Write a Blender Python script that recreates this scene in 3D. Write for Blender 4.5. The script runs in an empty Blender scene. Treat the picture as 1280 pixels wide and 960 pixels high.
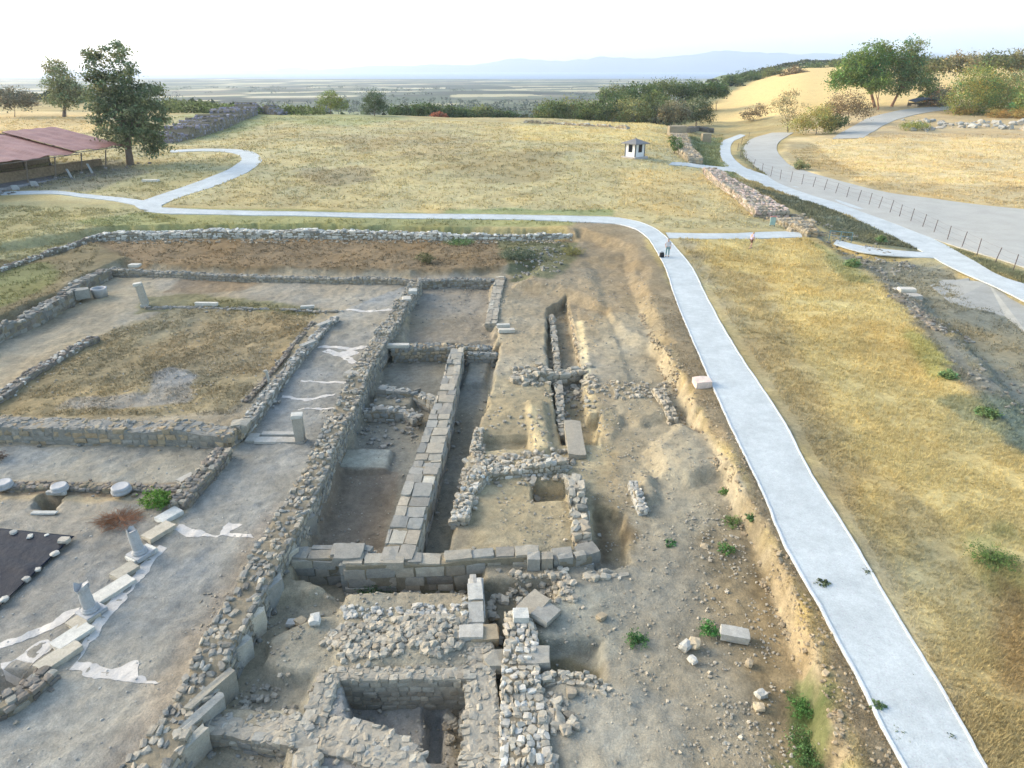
import bpy, math, random
import numpy as np
random.seed(7); RNG=np.random.default_rng(11)
SC=bpy.context.scene; COL=SC.collection
F=850.0; H=16.5; PITCH=math.radians(24.92)
CP,SP=math.cos(PITCH),math.sin(PITCH)
# ------------------------------------------------------------ survey helpers
def P(px,py,z=0.0):
    """ground point seen at a picture position when it lies at level z"""
    a=(px-640)/F; v=(py-480)/F
    dy=CP-v*SP; dz=-SP-v*CP
    t=(z-H)/dz
    return (a*t,dy*t,z)
def srgb(r,g,b,k=1.0):
    f=lambda c:((c/255+0.055)/1.055)**2.4 if c>10 else c/255/12.92
    return (f(r)*k,f(g)*k,f(b)*k)
# ------------------------------------------------------------ noise
def _hash(ix,iy,seed):
    h=(ix.astype(np.int64)*374761393+iy.astype(np.int64)*668265263+seed*982451653)&0xffffffff
    h=((h^(h>>13))*1274126177)&0xffffffff
    return ((h^(h>>16))&0xffff)/65535.0
def vnoise(x,y,s,seed=0):
    x=np.asarray(x,float)/s; y=np.asarray(y,float)/s
    ix=np.floor(x);iy=np.floor(y);fx=x-ix;fy=y-iy
    fx=fx*fx*(3-2*fx);fy=fy*fy*(3-2*fy)
    a=_hash(ix,iy,seed);b=_hash(ix+1,iy,seed);c=_hash(ix,iy+1,seed);d=_hash(ix+1,iy+1,seed)
    return ((a*(1-fx)+b*fx)*(1-fy)+(c*(1-fx)+d*fx)*fy)*2-1
def fbm(x,y,s,seed=0,o=3):
    r=0;a=1;t=0;x=np.asarray(x,float);y=np.asarray(y,float)
    for i in range(o):
        r=r+a*vnoise(x+i*17.3,y-i*9.1,s/(2**i),seed+i*31);t+=a;a*=.55
    return r/t*1.4
def sstep(t):
    t=np.clip(t,0,1);return t*t*(3-2*t)
def pchip(xs,ys,x):
    """xs (n), ys (n) , x any -> smooth monotone interpolation"""
    xs=np.asarray(xs,float);ys=np.asarray(ys,float)
    h=np.diff(xs);dl=np.diff(ys,axis=0)/h
    m=np.zeros_like(ys)
    for i in range(1,len(xs)-1):
        a,b=dl[i-1],dl[i]
        m[i]=0 if a*b<=0 else 2*a*b/(a+b)
    m[0]=dl[0]*0;m[-1]=0
    x=np.clip(x,xs[0],xs[-1])
    i=np.clip(np.searchsorted(xs,x)-1,0,len(xs)-2)
    t=(x-xs[i])/h[i];t2=t*t;t3=t2*t
    return (2*t3-3*t2+1)*ys[i]+(t3-2*t2+t)*h[i]*m[i]+(-2*t3+3*t2)*ys[i+1]+(t3-t2)*h[i]*m[i+1]
# ------------------------------------------------------------ large terrain (metres, by bearing and distance)
COLS=[-400,0,200,400,640,800,900,1000,1100,1200,1320,1700]
DK=[1,45,60,75,95,120,160,205,260,350,500,650,900,1600,3000,14000]
TB={ -400:[0,0,.2,.5,1.2,2.4,4,5.6,6.4,2,-12,-25,-40,-45,-45,-45],
 0:[0,0,.1,.5,1.3,2.4,3.9,5.4,6.0,0,-14,-28,-40,-45,-45,-45],
 200:[0,0,.1,.5,1.4,2.5,3.9,5.2,5.0,-4,-18,-30,-40,-45,-45,-45],
 400:[0,0,.1,.4,1.4,2.6,3.7,4.4,.5,-10,-24,-32,-40,-45,-45,-45],
 640:[0,0,.1,.4,1.3,2.5,3.3,3.4,-2,-12,-25,-32,-40,-45,-45,-45],
 800:[0,0,.1,.4,1.2,2.4,3.0,2.6,-3,-9,-16,-26,-38,-45,-45,-45],
 900:[0,0,0,.2,.7,1.2,.4,-.8,-.6,3.6,8,11,-10,-40,-45,-45],
 1000:[0,0,-.3,-.2,.2,.5,.8,1.2,4.2,10,17,21,12,-30,-45,-45],
 1100:[0,0,-.5,-.5,0,.4,1.1,2.4,6.2,12,18.5,22,16,-10,-45,-45],
 1200:[0,0,-.5,-.5,0,.4,1.0,2.6,6.4,12,18.5,22,18,0,-45,-45],
 1320:[0,0,-.3,-.3,0,.4,1.0,2.8,6.8,12.5,19,22,18,0,-45,-45],
 1700:[0,0,0,0,0,.4,1.0,2.8,7,13,19,22,18,0,-45,-45]}
_lk=np.log(np.array(DK,float)); _cu=np.array([(c-640)/F*0.95 for c in COLS])
def base_z(x,y):
    x=np.atleast_1d(np.asarray(x,float)).ravel();y=np.atleast_1d(np.asarray(y,float)).ravel()
    D=np.maximum(y,2.0);u=np.clip(x/np.maximum(y,12.0),_cu[0],_cu[-1])
    ld=np.log(D)
    vals=np.stack([pchip(_lk,TB[c],ld) for c in COLS])
    i=np.clip(np.searchsorted(_cu,u)-1,0,len(COLS)-2)
    t=sstep((u-_cu[i])/(_cu[i+1]-_cu[i]))
    k=np.arange(len(x))
    z=vals[i,k]*(1-t)+vals[i+1,k]*t
    far=sstep((D-60)/60)
    z=z+fbm(x,y,14,3,2)*.10*sstep((D-30)/40)+fbm(x,y,60,5,3)*.5*far*(1-sstep((D-1500)/1500))+fbm(x,y,300,8,3)*4*sstep((D-260)/500)*(1-sstep((D-1800)/2000))
    return z
def gz(x,y): return float(base_z([x],[y])[0])
def G(px,py,lift=0.0):
    """where the line of sight through a picture position meets the large terrain"""
    a=(px-640)/F;v=(py-480)/F;dy=CP-v*SP;dz=-SP-v*CP
    ts=np.geomspace(10,6000,700)
    zz=H+dz*ts-lift;tz=base_z(a*ts,dy*ts)
    k=np.where(zz<tz)[0]
    if len(k)==0: t=ts[-1]
    else:
        j=k[0]
        if j==0:t=ts[0]
        else:
            d0=zz[j-1]-tz[j-1];d1=zz[j]-tz[j];t=ts[j-1]+(ts[j]-ts[j-1])*d0/(d0-d1)
    return (a*t,dy*t,float(base_z([a*t],[dy*t])[0])+lift)
def atD(px,D):
    """point on the terrain along the bearing of a far picture column, D metres out"""
    x=0
    z=gz((px-640)/F*D,D)
    for _ in range(3):
        zc=D*CP+(H-z)*SP
        x=(px-640)/F*zc; z=gz(x,D)
    return (x,D,z)
def sdist(x,y,poly):
    """signed distance, positive inside"""
    n=len(poly);d=np.full(x.shape,1e18);ins=np.zeros(x.shape,bool)
    for i in range(n):
        x0,y0=poly[i];x1,y1=poly[(i+1)%n]
        ex,ey=x1-x0,y1-y0;L=ex*ex+ey*ey+1e-12
        t=np.clip(((x-x0)*ex+(y-y0)*ey)/L,0,1)
        d=np.minimum(d,(x-x0-t*ex)**2+(y-y0-t*ey)**2)
        c=((y0>y)!=(y1>y))&(x<(x1-x0)*(y-y0)/((y1-y0) if abs(y1-y0)>1e-12 else 1e-12)+x0)
        ins^=c
    d=np.sqrt(d)
    return np.where(ins,d,-d)
def mask(x,y,poly,soft,na=0.0,ns=1.0,seed=0):
    """0..1 coverage of a world polygon on point arrays"""
    m=np.zeros(x.shape)
    mg=soft+na*1.5+.1
    xs=[p[0] for p in poly];ys=[p[1] for p in poly]
    k=np.where((x>min(xs)-mg)&(x<max(xs)+mg)&(y>min(ys)-mg)&(y<max(ys)+mg))[0]
    if len(k)==0:return m
    d=sdist(x[k],y[k],poly)
    if na:d=d+na*fbm(x[k],y[k],ns,seed+101,3)
    m[k]=sstep(d/soft+.5)
    return m
# ------------------------------------------------------------ materials
def new_mat(name):
    m=bpy.data.materials.new(name);m.use_nodes=True
    return m,m.node_tree,m.node_tree.nodes['Principled BSDF']
def nd(t,kind,**kw):
    n=t.nodes.new(kind)
    for k,v in kw.items():setattr(n,k,v)
    return n
def surf(name,col=None,rough=.9,attr=None,scales=((.15,.25),(1.2,.2)),bump=.3,bscale=.12,metal=0,spec=.3,amp=1.0,stretch=None,grains=None):
    """procedural surface: a base colour (or the mesh's own colour layer) broken up by noise at several sizes"""
    m,t,b=new_mat(name);L=t.links
    geo=nd(t,'ShaderNodeNewGeometry')
    vec=geo.outputs['Position']
    if stretch:
        mp=nd(t,'ShaderNodeMapping');mp.inputs['Scale'].default_value=stretch[:3]
        if len(stretch)>3:mp.inputs['Rotation'].default_value=(0,0,stretch[3])
        L.new(vec,mp.inputs['Vector']);vec=mp.outputs['Vector']
    if attr:
        a=nd(t,'ShaderNodeAttribute',attribute_name=attr);cur=a.outputs['Color']
    else:
        a=nd(t,'ShaderNodeRGB');a.outputs[0].default_value=(*col,1);cur=a.outputs[0]
    val=None
    for s,am in scales:
        n=nd(t,'ShaderNodeTexNoise');n.inputs['Scale'].default_value=1/s;n.inputs['Detail'].default_value=4;n.inputs['Roughness'].default_value=.65
        L.new(vec,n.inputs['Vector'])
        r=nd(t,'ShaderNodeMapRange');r.inputs['From Min'].default_value=.3;r.inputs['From Max'].default_value=.7
        r.inputs['To Min'].default_value=1-am*amp;r.inputs['To Max'].default_value=1+am*amp
        L.new(n.outputs['Fac'],r.inputs['Value'])
        if val is None:val=r.outputs['Result']
        else:
            mu=nd(t,'ShaderNodeMath',operation='MULTIPLY');L.new(val,mu.inputs[0]);L.new(r.outputs['Result'],mu.inputs[1]);val=mu.outputs[0]
    if grains:   # pale gravel grains / pebbles
        gs,gth,gcol=grains
        v=nd(t,'ShaderNodeTexVoronoi');v.inputs['Scale'].default_value=1/gs;L.new(geo.outputs['Position'],v.inputs['Vector'])
        hs=nd(t,'ShaderNodeSeparateColor');L.new(v.outputs['Color'],hs.inputs[0])
        c1=nd(t,'ShaderNodeMath',operation='GREATER_THAN');c1.inputs[1].default_value=1-gth;L.new(hs.outputs[0],c1.inputs[0])
        c2=nd(t,'ShaderNodeMath',operation='LESS_THAN');c2.inputs[1].default_value=.38;L.new(v.outputs['Distance'],c2.inputs[0])
        c3=nd(t,'ShaderNodeMath',operation='MULTIPLY');L.new(c1.outputs[0],c3.inputs[0]);L.new(c2.outputs[0],c3.inputs[1])
        mx=nd(t,'ShaderNodeMix',data_type='RGBA');L.new(c3.outputs[0],mx.inputs['Factor']);L.new(cur,mx.inputs['A']);mx.inputs['B'].default_value=(*gcol,1)
        cur=mx.outputs['Result']
    vm=nd(t,'ShaderNodeVectorMath',operation='SCALE');L.new(cur,vm.inputs[0]);L.new(val,vm.inputs['Scale'])
    L.new(vm.outputs[0],b.inputs['Base Color'])
    b.inputs['Roughness'].default_value=rough;b.inputs['Metallic'].default_value=metal
    b.inputs['Specular IOR Level'].default_value=spec
    if bump:
        n=nd(t,'ShaderNodeTexNoise');n.inputs['Scale'].default_value=1/bscale;n.inputs['Detail'].default_value=5;n.inputs['Roughness'].default_value=.7
        L.new(vec,n.inputs['Vector'])
        bp=nd(t,'ShaderNodeBump');bp.inputs['Strength'].default_value=bump;bp.inputs['Distance'].default_value=bscale*.6
        L.new(n.outputs['Fac'],bp.inputs['Height']);L.new(bp.outputs[0],b.inputs['Normal'])
    return m
# ------------------------------------------------------------ objects
def tag(o,label=None,cat=None,group=None,kind=None):
    if label:
        o['label']=label
        if cat and not kind:kind='thing'
    if cat:o['category']=cat
    if group:o['group']=group
    if kind:o['kind']=kind
    return o
def link(name,me,parent=None):
    o=bpy.data.objects.new(name,me);COL.objects.link(o)
    if parent is not None:o.parent=parent
    return o
def empty(name,loc,rz=0):
    o=bpy.data.objects.new(name,None);COL.objects.link(o);o.location=loc;o.rotation_euler=(0,0,rz);o.empty_display_size=.2;return o
def np_mesh(name,V,Q,mat,cols=None,smooth=False,tri=False):
    """V (n,3), Q (m,4) or (m,3)"""
    V=np.asarray(V,np.float32);Q=np.asarray(Q,np.int32);k=Q.shape[1]
    me=bpy.data.meshes.new(name)
    me.vertices.add(len(V));me.vertices.foreach_set('co',V.ravel())
    me.loops.add(Q.size);me.loops.foreach_set('vertex_index',Q.ravel())
    me.polygons.add(len(Q));me.polygons.foreach_set('loop_start',np.arange(0,Q.size,k,dtype=np.int32))
    try:me.polygons.foreach_set('loop_total',np.full(len(Q),k,np.int32))
    except Exception:pass
    me.polygons.foreach_set('use_smooth',np.full(len(Q),smooth,bool))
    me.update(calc_edges=True)
    if cols is not None:
        a=me.color_attributes.new('alb','FLOAT_COLOR','POINT')
        c=np.ones((len(V),4),np.float32);c[:,:3]=cols;a.data.foreach_set('color',c.ravel())
    me.materials.append(mat)
    return me
class MB:
    """collects faces for one mesh"""
    def __init__(s):s.v=[];s.f=[]
    def add(s,vs,fs):
        n=len(s.v);s.v+= [tuple(v) for v in vs];s.f+=[tuple(i+n for i in f) for f in fs]
    def box(s,c,d,rz=0,tilt=(0,0),taper=1.0):
        hx,hy,hz=d[0]/2,d[1]/2,d[2]/2
        vs=[]
        cr,sr=math.cos(rz),math.sin(rz)
        for z in(-1,1):
            for x,y in((-1,-1),(1,-1),(1,1),(-1,1)):
                k=taper if z>0 else 1
                X,Y,Z=x*hx*k,y*hy*k,z*hz
                X+=Z*math.tan(tilt[0]);Y+=Z*math.tan(tilt[1])
                vs.append((c[0]+X*cr-Y*sr,c[1]+X*sr+Y*cr,c[2]+Z))
        s.add(vs,[(3,2,1,0),(4,5,6,7),(0,1,5,4),(1,2,6,5),(2,3,7,6),(3,0,4,7)])
    def tube(s,p0,p1,r0,r1=None,n=8,cap=True):
        r1=r0 if r1 is None else r1
        p0=np.array(p0,float);p1=np.array(p1,float);d=p1-p0;d/=np.linalg.norm(d)+1e-9
        a=np.cross(d,(0,0,1) if abs(d[2])<.9 else (1,0,0));a/=np.linalg.norm(a);b=np.cross(d,a)
        vs=[];
        for p,r in((p0,r0),(p1,r1)):
            for i in range(n):
                t=2*math.pi*i/n;vs.append(tuple(p+r*(a*math.cos(t)+b*math.sin(t))))
        fs=[(i,(i+1)%n,n+(i+1)%n,n+i) for i in range(n)]
        if cap:fs+=[tuple(range(n))[::-1],tuple(range(n,2*n))]
        s.add(vs,fs)
    def lathe(s,prof,c=(0,0,0),n=20,lean=(0,0),wob=0):
        vs=[]
        for r,z in prof:
            for i in range(n):
                t=2*math.pi*i/n;rr=r*(1+wob*math.sin(3*t+z*5)+wob*random.uniform(-.6,.6))
                vs.append((c[0]+rr*math.cos(t)+z*lean[0],c[1]+rr*math.sin(t)+z*lean[1],c[2]+z))
        fs=[]
        for k in range(len(prof)-1):
            for i in range(n):fs.append((k*n+i,k*n+(i+1)%n,(k+1)*n+(i+1)%n,(k+1)*n+i))
        fs.append(tuple(range(n))[::-1]);fs.append(tuple(range((len(prof)-1)*n,len(prof)*n)))
        s.add(vs,fs)
    def build(s,name,mat,parent=None,smooth=False,bevel=0):
        me=bpy.data.meshes.new(name);me.from_pydata(s.v,[],s.f);me.update()
        if smooth:
            me.polygons.foreach_set('use_smooth',[True]*len(me.polygons))
        me.materials.append(mat)
        o=link(name,me,parent)
        if bevel:
            b=o.modifiers.new('bevel','BEVEL');b.width=bevel;b.segments=2;b.limit_method='ANGLE'
        return o
# ------------------------------------------------------------ stones
def _stone_protos():
    g=[];idx={}
    for x in(-1,0,1):
        for y in(-1,0,1):
            for z in(-1,0,1):
                if x or y or z:
                    idx[(x,y,z)]=len(g);g.append((x,y,z))
    fs=[]
    for ax in range(3):
        o=[a for a in range(3) if a!=ax]
        for sgn in(-1,1):
            for a in(-1,0):
                for b in(-1,0):
                    q=[]
                    for da,db in((0,0),(1,0),(1,1),(0,1)):
                        p=[0,0,0];p[ax]=sgn;p[o[0]]=a+da;p[o[1]]=b+db;q.append(idx[tuple(p)])
                    nrm_flip=(sgn>0)==(ax!=1)
                    fs.append(q if nrm_flip else q[::-1])
    return np.array(g,float),np.array(fs)
_SG,_SF=_stone_protos()
class Stones:
    def __init__(s):s.V=[];s.C=[];s.n=0
    def add(s,c,d,rz=0,tl=(0,0),rnd=.4,jit=.1,col=(.4,.37,.32),cv=.12):
        g=_SG;r=np.linalg.norm(g,axis=1,keepdims=True)
        v=g*(1-rnd)+g/r*rnd*1.12
        v=v+RNG.normal(0,jit,v.shape)
        # chip one or two corners
        if jit>.05:
            k=RNG.normal(0,1,3);k/=np.linalg.norm(k);dd=v@k;lim=.85
            v=np.where((dd>lim)[:,None],v-np.outer(np.maximum(dd-lim,0),k),v)
        v=v*(np.array(d)/2)
        a,b=tl
        ca,sa=math.cos(a),math.sin(a);v=np.stack([v[:,0]*ca+v[:,2]*sa,v[:,1],-v[:,0]*sa+v[:,2]*ca],1)
        cb,sb=math.cos(b),math.sin(b);v=np.stack([v[:,0],v[:,1]*cb-v[:,2]*sb,v[:,1]*sb+v[:,2]*cb],1)
        cr,sr=math.cos(rz),math.sin(rz);v=np.stack([v[:,0]*cr-v[:,1]*sr,v[:,0]*sr+v[:,1]*cr,v[:,2]],1)
        s.V.append(v+np.array(c));k=1+RNG.normal(0,cv);h=RNG.normal(0,cv*.2)
        cc=np.clip(np.array(col)*k*np.array([1+h,1,1-h]),.02,.85)
        s.C.append(np.tile(cc,(26,1)));s.n+=1
    def arrays(s):
        V=np.concatenate(s.V);C=np.concatenate(s.C)
        Q=(np.arange(s.n)[:,None,None]*26+_SF[None]).reshape(-1,4)
        return V,Q,C
    def build(s,name,mat,parent=None,extra=None):
        V,Q,C=s.arrays()
        if extra:
            EV,EQ,EC=extra;Q=np.concatenate([Q,np.asarray(EQ)+len(V)]);V=np.concatenate([V,EV]);C=np.concatenate([C,EC])
        return link(name,np_mesh(name,V,Q,mat,C),parent)
# ------------------------------------------------------------ ground: relief of the excavation
def PL(z,*pts): return [P(a,b,z)[:2] for a,b in pts]
def GL(*pts): return [G(a,b)[:2] for a,b in pts]
SCARP=[(1135,1090),(1060,958),(1040,890),(1027,850),(997,762),(980,720),(951,665),(925,606),(909,581),(892,551),(875,530),(862,496),(837,454),(812,408),(803,386),(782,336)]
# (outline level, outline, floor level, edge softness, edge wobble, wobble size)
RELIEF=[
 (0,SCARP+[(765,318),(735,300),(715,292),(400,286),(130,290),(60,312),(0,335),(-300,380),(-300,1200),(1190,1200)],-1.1,.35,.35,1.1),
 (-.4,[(-60,322),(130,296),(400,291),(715,296),(712,325),(560,337),(300,333),(150,328),(100,345)],-.45,1.2,.3,2),
 (-.2,[(-300,375),(0,336),(122,302),(160,322),(112,342),(62,372),(0,398),(-300,520)],-.15,.5,.3,2),
 (-.5,[(650,352),(722,296),(790,318),(802,372),(770,395),(742,372),(700,360)],-.45,1.8,.6,2),
 (-.8,[(735,330),(782,336),(830,440),(800,430),(760,400)],-.7,1.2,.4,2),
 (-1.2,[(516,352),(612,352),(618,430),(505,430)],-1.55,.25,.05,1),
 # rooms and passage between the long walls
 (-1.6,[(380,700),(436,560),(482,440),(625,436),(612,500),(592,560),(576,605),(560,700)],-2.05,.25,.15,1),
 (-1.6,[(590,430),(622,425),(604,478),(580,480)],-1.7,.3,.1,1),
 (-1.8,[(428,560),(490,560),(484,588),(418,588)],-1.75,.12,.05,1),
 (-1.8,[(470,492),(520,494),(516,512),(462,512)],-1.6,.15,.1,1),
 (-1.1,[(684,385),(708,372),(718,420),(728,470),(738,552),(702,556),(692,500),(684,440)],-1.9,.2,.1,1),
 (-1.1,[(722,385),(760,390),(785,470),(790,500),(760,560),(735,470)],-1.0,.3,.1,1),
 (-1.1,[(703,520),(748,520),(747,556),(706,556)],-2.1,.12,.04,1),
 (-1.1,[(606,545),(660,545),(660,561),(606,561)],-1.55,.15,.04,1),
 (-1.1,[(658,505),(682,505),(690,566),(668,570)],-.8,.3,.1,1),
 (-1.1,[(667,601),(708,601),(708,626),(667,626)],-1.9,.1,.03,1),
 (-1.1,[(744,632),(780,640),(786,700),(765,710),(742,712)],-1.7,.25,.2,.7),
 # ground in front of the block wall
 (-1.6,[(372,706),(598,722),(596,756),(520,748),(430,752),(366,735)],-2.1,.3,.15,1),
 (-1.2,[(600,730),(700,725),(700,752),(650,764),(630,790),(612,790)],-1.65,.4,.2,1),
 # low ground beside the pavement wall
 (-1.4,[(150,1200),(200,1000),(262,870),(330,752),(430,750),(420,772),(330,800),(322,840),(392,850),(392,900),(250,890),(225,1200)],-1.6,.4,.3,1.2),
 (-1.3,[(222,915),(360,915),(360,1100),(150,1100)],-1.65,.2,.1,1),
 # deep rooms
 (-1.0,[(428,846),(592,843),(592,1010),(400,1010),(398,965),(520,958),(515,925),(440,905)],-2.25,.10,.03,1),
 (-2.25,[(532,885),(553,885),(553,948),(530,948)],-2.9,.08,.03,1),
 (-1.0,[(614,760),(641,775),(634,830),(630,900),(634,1100),(610,1100)],-2.2,.15,.06,1),
 (-1.1,[(664,800),(748,800),(752,850),(672,845)],-1.6,.35,.15,1),
 (-1.1,[(40,634),(50,617),(80,617),(66,638)],-2.0,.05,.0,1),
 (-1.1,[(-200,850),(30,838),(60,842),(28,865),(-40,900),(-200,1000)],-2.0,.2,.05,1),
 # spoil left standing: mounds
 (-.8,[(815,560),(850,530),(890,550),(905,590),(860,600),(828,590)],-.55,1.0,.2,1.2),
 (-1.0,[(770,480),(840,482),(860,515),(800,530),(770,505)],-.8,.9,.3,1.2),
 (-1.0,[(500,770),(590,765),(590,830),(420,838),(430,790)],-.95,.7,.2,1),
 (-1.0,[(800,590),(815,596),(822,625),(806,630)],-.8,.4,.1,1),
 # fall of the ground beyond the rubble bank on the right
 (-.5,[(1030,300),(1060,320),(1125,352),(1200,425),(1300,540),(1600,760),(1600,330),(1290,372),(1180,330)],-.85,1.6,.5,2),
]
RW=[(PL(z,*p),t,s,a,b) for z,p,t,s,a,b in RELIEF]
def relief(x,y,z):
    for i,(poly,t,s,a,b) in enumerate(RW):
        m=mask(x,y,poly,s,a,b,i)
        z=z*(1-m)+t*m
    return z
# paths as left edge / right edge lines in the picture
PATHS={
 'main':([(1160,1010),(1130,960),(1073,850),(1025,760),(985,690),(955,620),(912,530),(872,440),(845,375),(827,325),(812,300),(797,288),(770,280),(720,277.5),(640,274.5),(500,273),(300,269),(215,267.5),(180,264)],
         [(1262,1010),(1232,960),(1170,850),(1115,760),(1068,680),(1018,600),(975,520),(922,440),(885,375),(858,325),(838,302),(822,288),(800,278),(760,271.5),(700,270),(560,268),(400,265.5),(260,262.5),(204,260)]),
 'loop':([(176,262),(170,254),(190,247),(245,228),(283,213),(300,202),(300,195),(280,190),(250,189),(212,191)],
         [(215,265),(203,256),(222,248),(268,233),(308,216),(325,204),(322,193),(300,187),(255,186),(212,188)]),
 'west':([(188,252),(150,247),(110,243),(60,238.5),(0,240),(-60,243)],[(178,259),(140,251),(105,247),(60,242.5),(0,244),(-60,247)]),
 'east':([(836,298),(900,299),(960,298),(1003,297)],[(832,291),(900,292),(960,290),(1000,289)]),
 'link':([(1042,305),(1080,316),(1130,321),(1178,323)],[(1046,300),(1085,309),(1130,314),(1162,316)]),
 'track':([(1290,382),(1240,357),(1190,335),(1150,313),(1110,293),(1060,270),(1010,252),(965,236),(930,222),(912,212),(903,200),(900,184),(908,174),(925,168)],
          [(1290,358),(1255,347),(1215,325),(1175,303),(1130,281),(1070,258),(1020,242),(985,230),(955,218),(934,211),(919,200),(913,186),(918,176),(932,169)]),
 'spur':([(925,216),(900,214),(868,209),(836,206)],[(940,212),(905,209),(872,205),(840,203)]),
 'road':([(1290,338),(1230,319),(1170,300),(1110,277),(1060,259),(1010,243),(975,230),(950,213),(932,197),(930,184),(944,172),(965,166)],
         [(1290,263),(1240,258),(1170,249),(1110,241),(1060,229),(1020,218),(995,210),(980,200),(972,190),(972,180),(985,170),(992,166)]),
}
# far part of the road over the rise (bearing column, distance) pairs
FARROAD=([(1040,172),(1050,185),(1066,202),(1090,222),(1130,236),(1200,246)],[(1078,172),(1092,186),(1106,202),(1124,216),(1150,228),(1205,238)])
def resample(pts,n):
    p=np.array(pts,float);s=np.r_[0,np.cumsum(np.linalg.norm(np.diff(p,axis=0),axis=1))]
    # smooth interpolation along arc length
    q=np.linspace(0,s[-1],n)
    return np.stack([pchip(s,p[:,0],q),pchip(s,p[:,1],q)],1)
PATHW={}
for k,(a,b) in PATHS.items():
    PATHW[k]=(GL(*a),GL(*b))
PATHW['farroad']=([atD(*q)[:2] for q in FARROAD[0]],[atD(*q)[:2] for q in FARROAD[1]])
def ground_z(x,y,rough=True):
    x=np.atleast_1d(np.asarray(x,float));y=np.atleast_1d(np.asarray(y,float))
    b=base_z(x,y);z=relief(x,y,b.copy())
    dug=sstep((b-z)/.5)
    near=1-sstep((y-70)/60)
    if rough:
        z=z+(fbm(x,y,.9,77,3)*.035+fbm(x,y,3.2,78,2)*.05)*(1+dug*.8)*near+fbm(x,y,.45,81,2)*.035*dug*near+fbm(x,y,2.5,79,3)*.07*(1-near)*(1-sstep((y-250)/100))
    pm=np.zeros(x.shape)
    for k,(a,c) in PATHW.items():
        pm=np.maximum(pm,mask(x,y,list(a)+list(c)[::-1],.35))
    return z*(1-pm)+(b-.07)*pm
def gnd(x,y): return float(ground_z([x],[y],False)[0])
# ------------------------------------------------------------ ground: colour of the soil, turf and paving
def c8(r,g,b): v=np.array(srgb(r,g,b));g_=v.mean();return (v*SAT+g_*(1-SAT))*ALBK*HUE
ALBK=.90;SAT=.76
HUE=np.array([.94,.98,.90])
PAINT=[]
def paint(kind,pts,col,soft=.5,wob=.4,ws=1.5,amt=1.0,z=0):
    poly={'n':lambda:PL(z,*pts),'g':lambda:GL(*pts),'d':lambda:[atD(*q)[:2] for q in pts]}[kind]()
    PAINT.append((poly,c8(*col),soft,wob,ws,amt))
# meadow and fields (picture outlines laid on the terrain)
paint('g',[(-200,170),(-200,142),(130,142),(330,150),(420,146),(640,152),(840,154),(870,200),(990,270),(1000,288),(830,288),(780,268),(400,262),(200,258),(0,235),(-200,240)],(186,166,110),3,2,8)
paint('g',[(250,135),(330,135),(450,140),(520,148),(430,160),(350,152),(280,170),(230,180),(210,160)],(160,158,98),5,3,8,.8)
paint('g',[(-200,168),(-200,140),(135,140),(140,165),(0,170)],(214,178,110),3,1,6)
paint('g',[(640,160),(840,158),(850,185),(760,180),(650,175)],(214,184,104),4,3,8,.7)
paint('g',[(780,215),(900,215),(960,270),(870,280),(790,262)],(208,176,106),3,2,6,.6)
paint('g',[(560,195),(700,190),(680,232),(600,236),(540,220)],(150,132,88),5,4,7,.6)
paint('g',[(420,170),(560,165),(640,185),(520,195),(440,188)],(164,142,96),4,4,7,.6)
paint('g',[(380,212),(480,205),(470,228),(390,232)],(150,132,98),3,3,5,.6)
paint('g',[(-200,250),(180,256),(230,272),(130,284),(0,330),(-200,330)],(160,148,98),2,1.5,5)
paint('g',[(190,240),(300,210),(300,195),(150,210),(100,240)],(166,154,102),2,1,5,.9)
paint('g',[(0,215),(150,200),(190,215),(110,240),(0,238)],(132,122,96),2,1,4,.85)
paint('g',[(560,262),(760,262),(770,270),(560,266)],(128,142,80),1,1,4,.7)
# band between walkway and retaining wall
paint('n',[(100,285),(230,270),(740,277),(740,288),(130,290)],(150,146,84),.6,.4,3,.9)
# meadow right of the walkway
paint('n',[(845,300),(1010,295),(1050,315),(1110,352),(1170,420),(1280,560),(1500,800),(1500,1100),(1240,1000),(1090,690),(990,520),(900,380)],(200,172,98),1.0,.8,3)
paint('n',[(845,300),(870,305),(930,400),(1010,520),(1110,700),(1260,960),(1240,1000),(1050,640),(930,440)],(162,146,110),2.2,.8,2,.95)
paint('n',[(1110,600),(1180,640),(1290,800),(1330,1000),(1260,1000),(1180,820),(1110,700)],(172,152,102),1.4,.9,2,.7)
paint('n',[(880,330),(960,345),(1000,450),(1100,600),(1040,600),(930,430)],(172,148,96),1.8,.8,2,.7)
paint('n',[(1200,660),(1250,660),(1290,740),(1240,740)],(150,142,74),1.0,.6,2,.8)
paint('n',[(1240,720),(1290,740),(1330,860),(1260,860)],(150,118,66),1.2,.6,2,.7)
paint('n',[(1130,410),(1180,430),(1205,470),(1160,475)],(166,158,78),1.0,.5,2,.8)
paint('n',[(1020,300),(1060,318),(1090,345),(1060,345)],(140,140,80),1.0,.5,2,.7)
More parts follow.
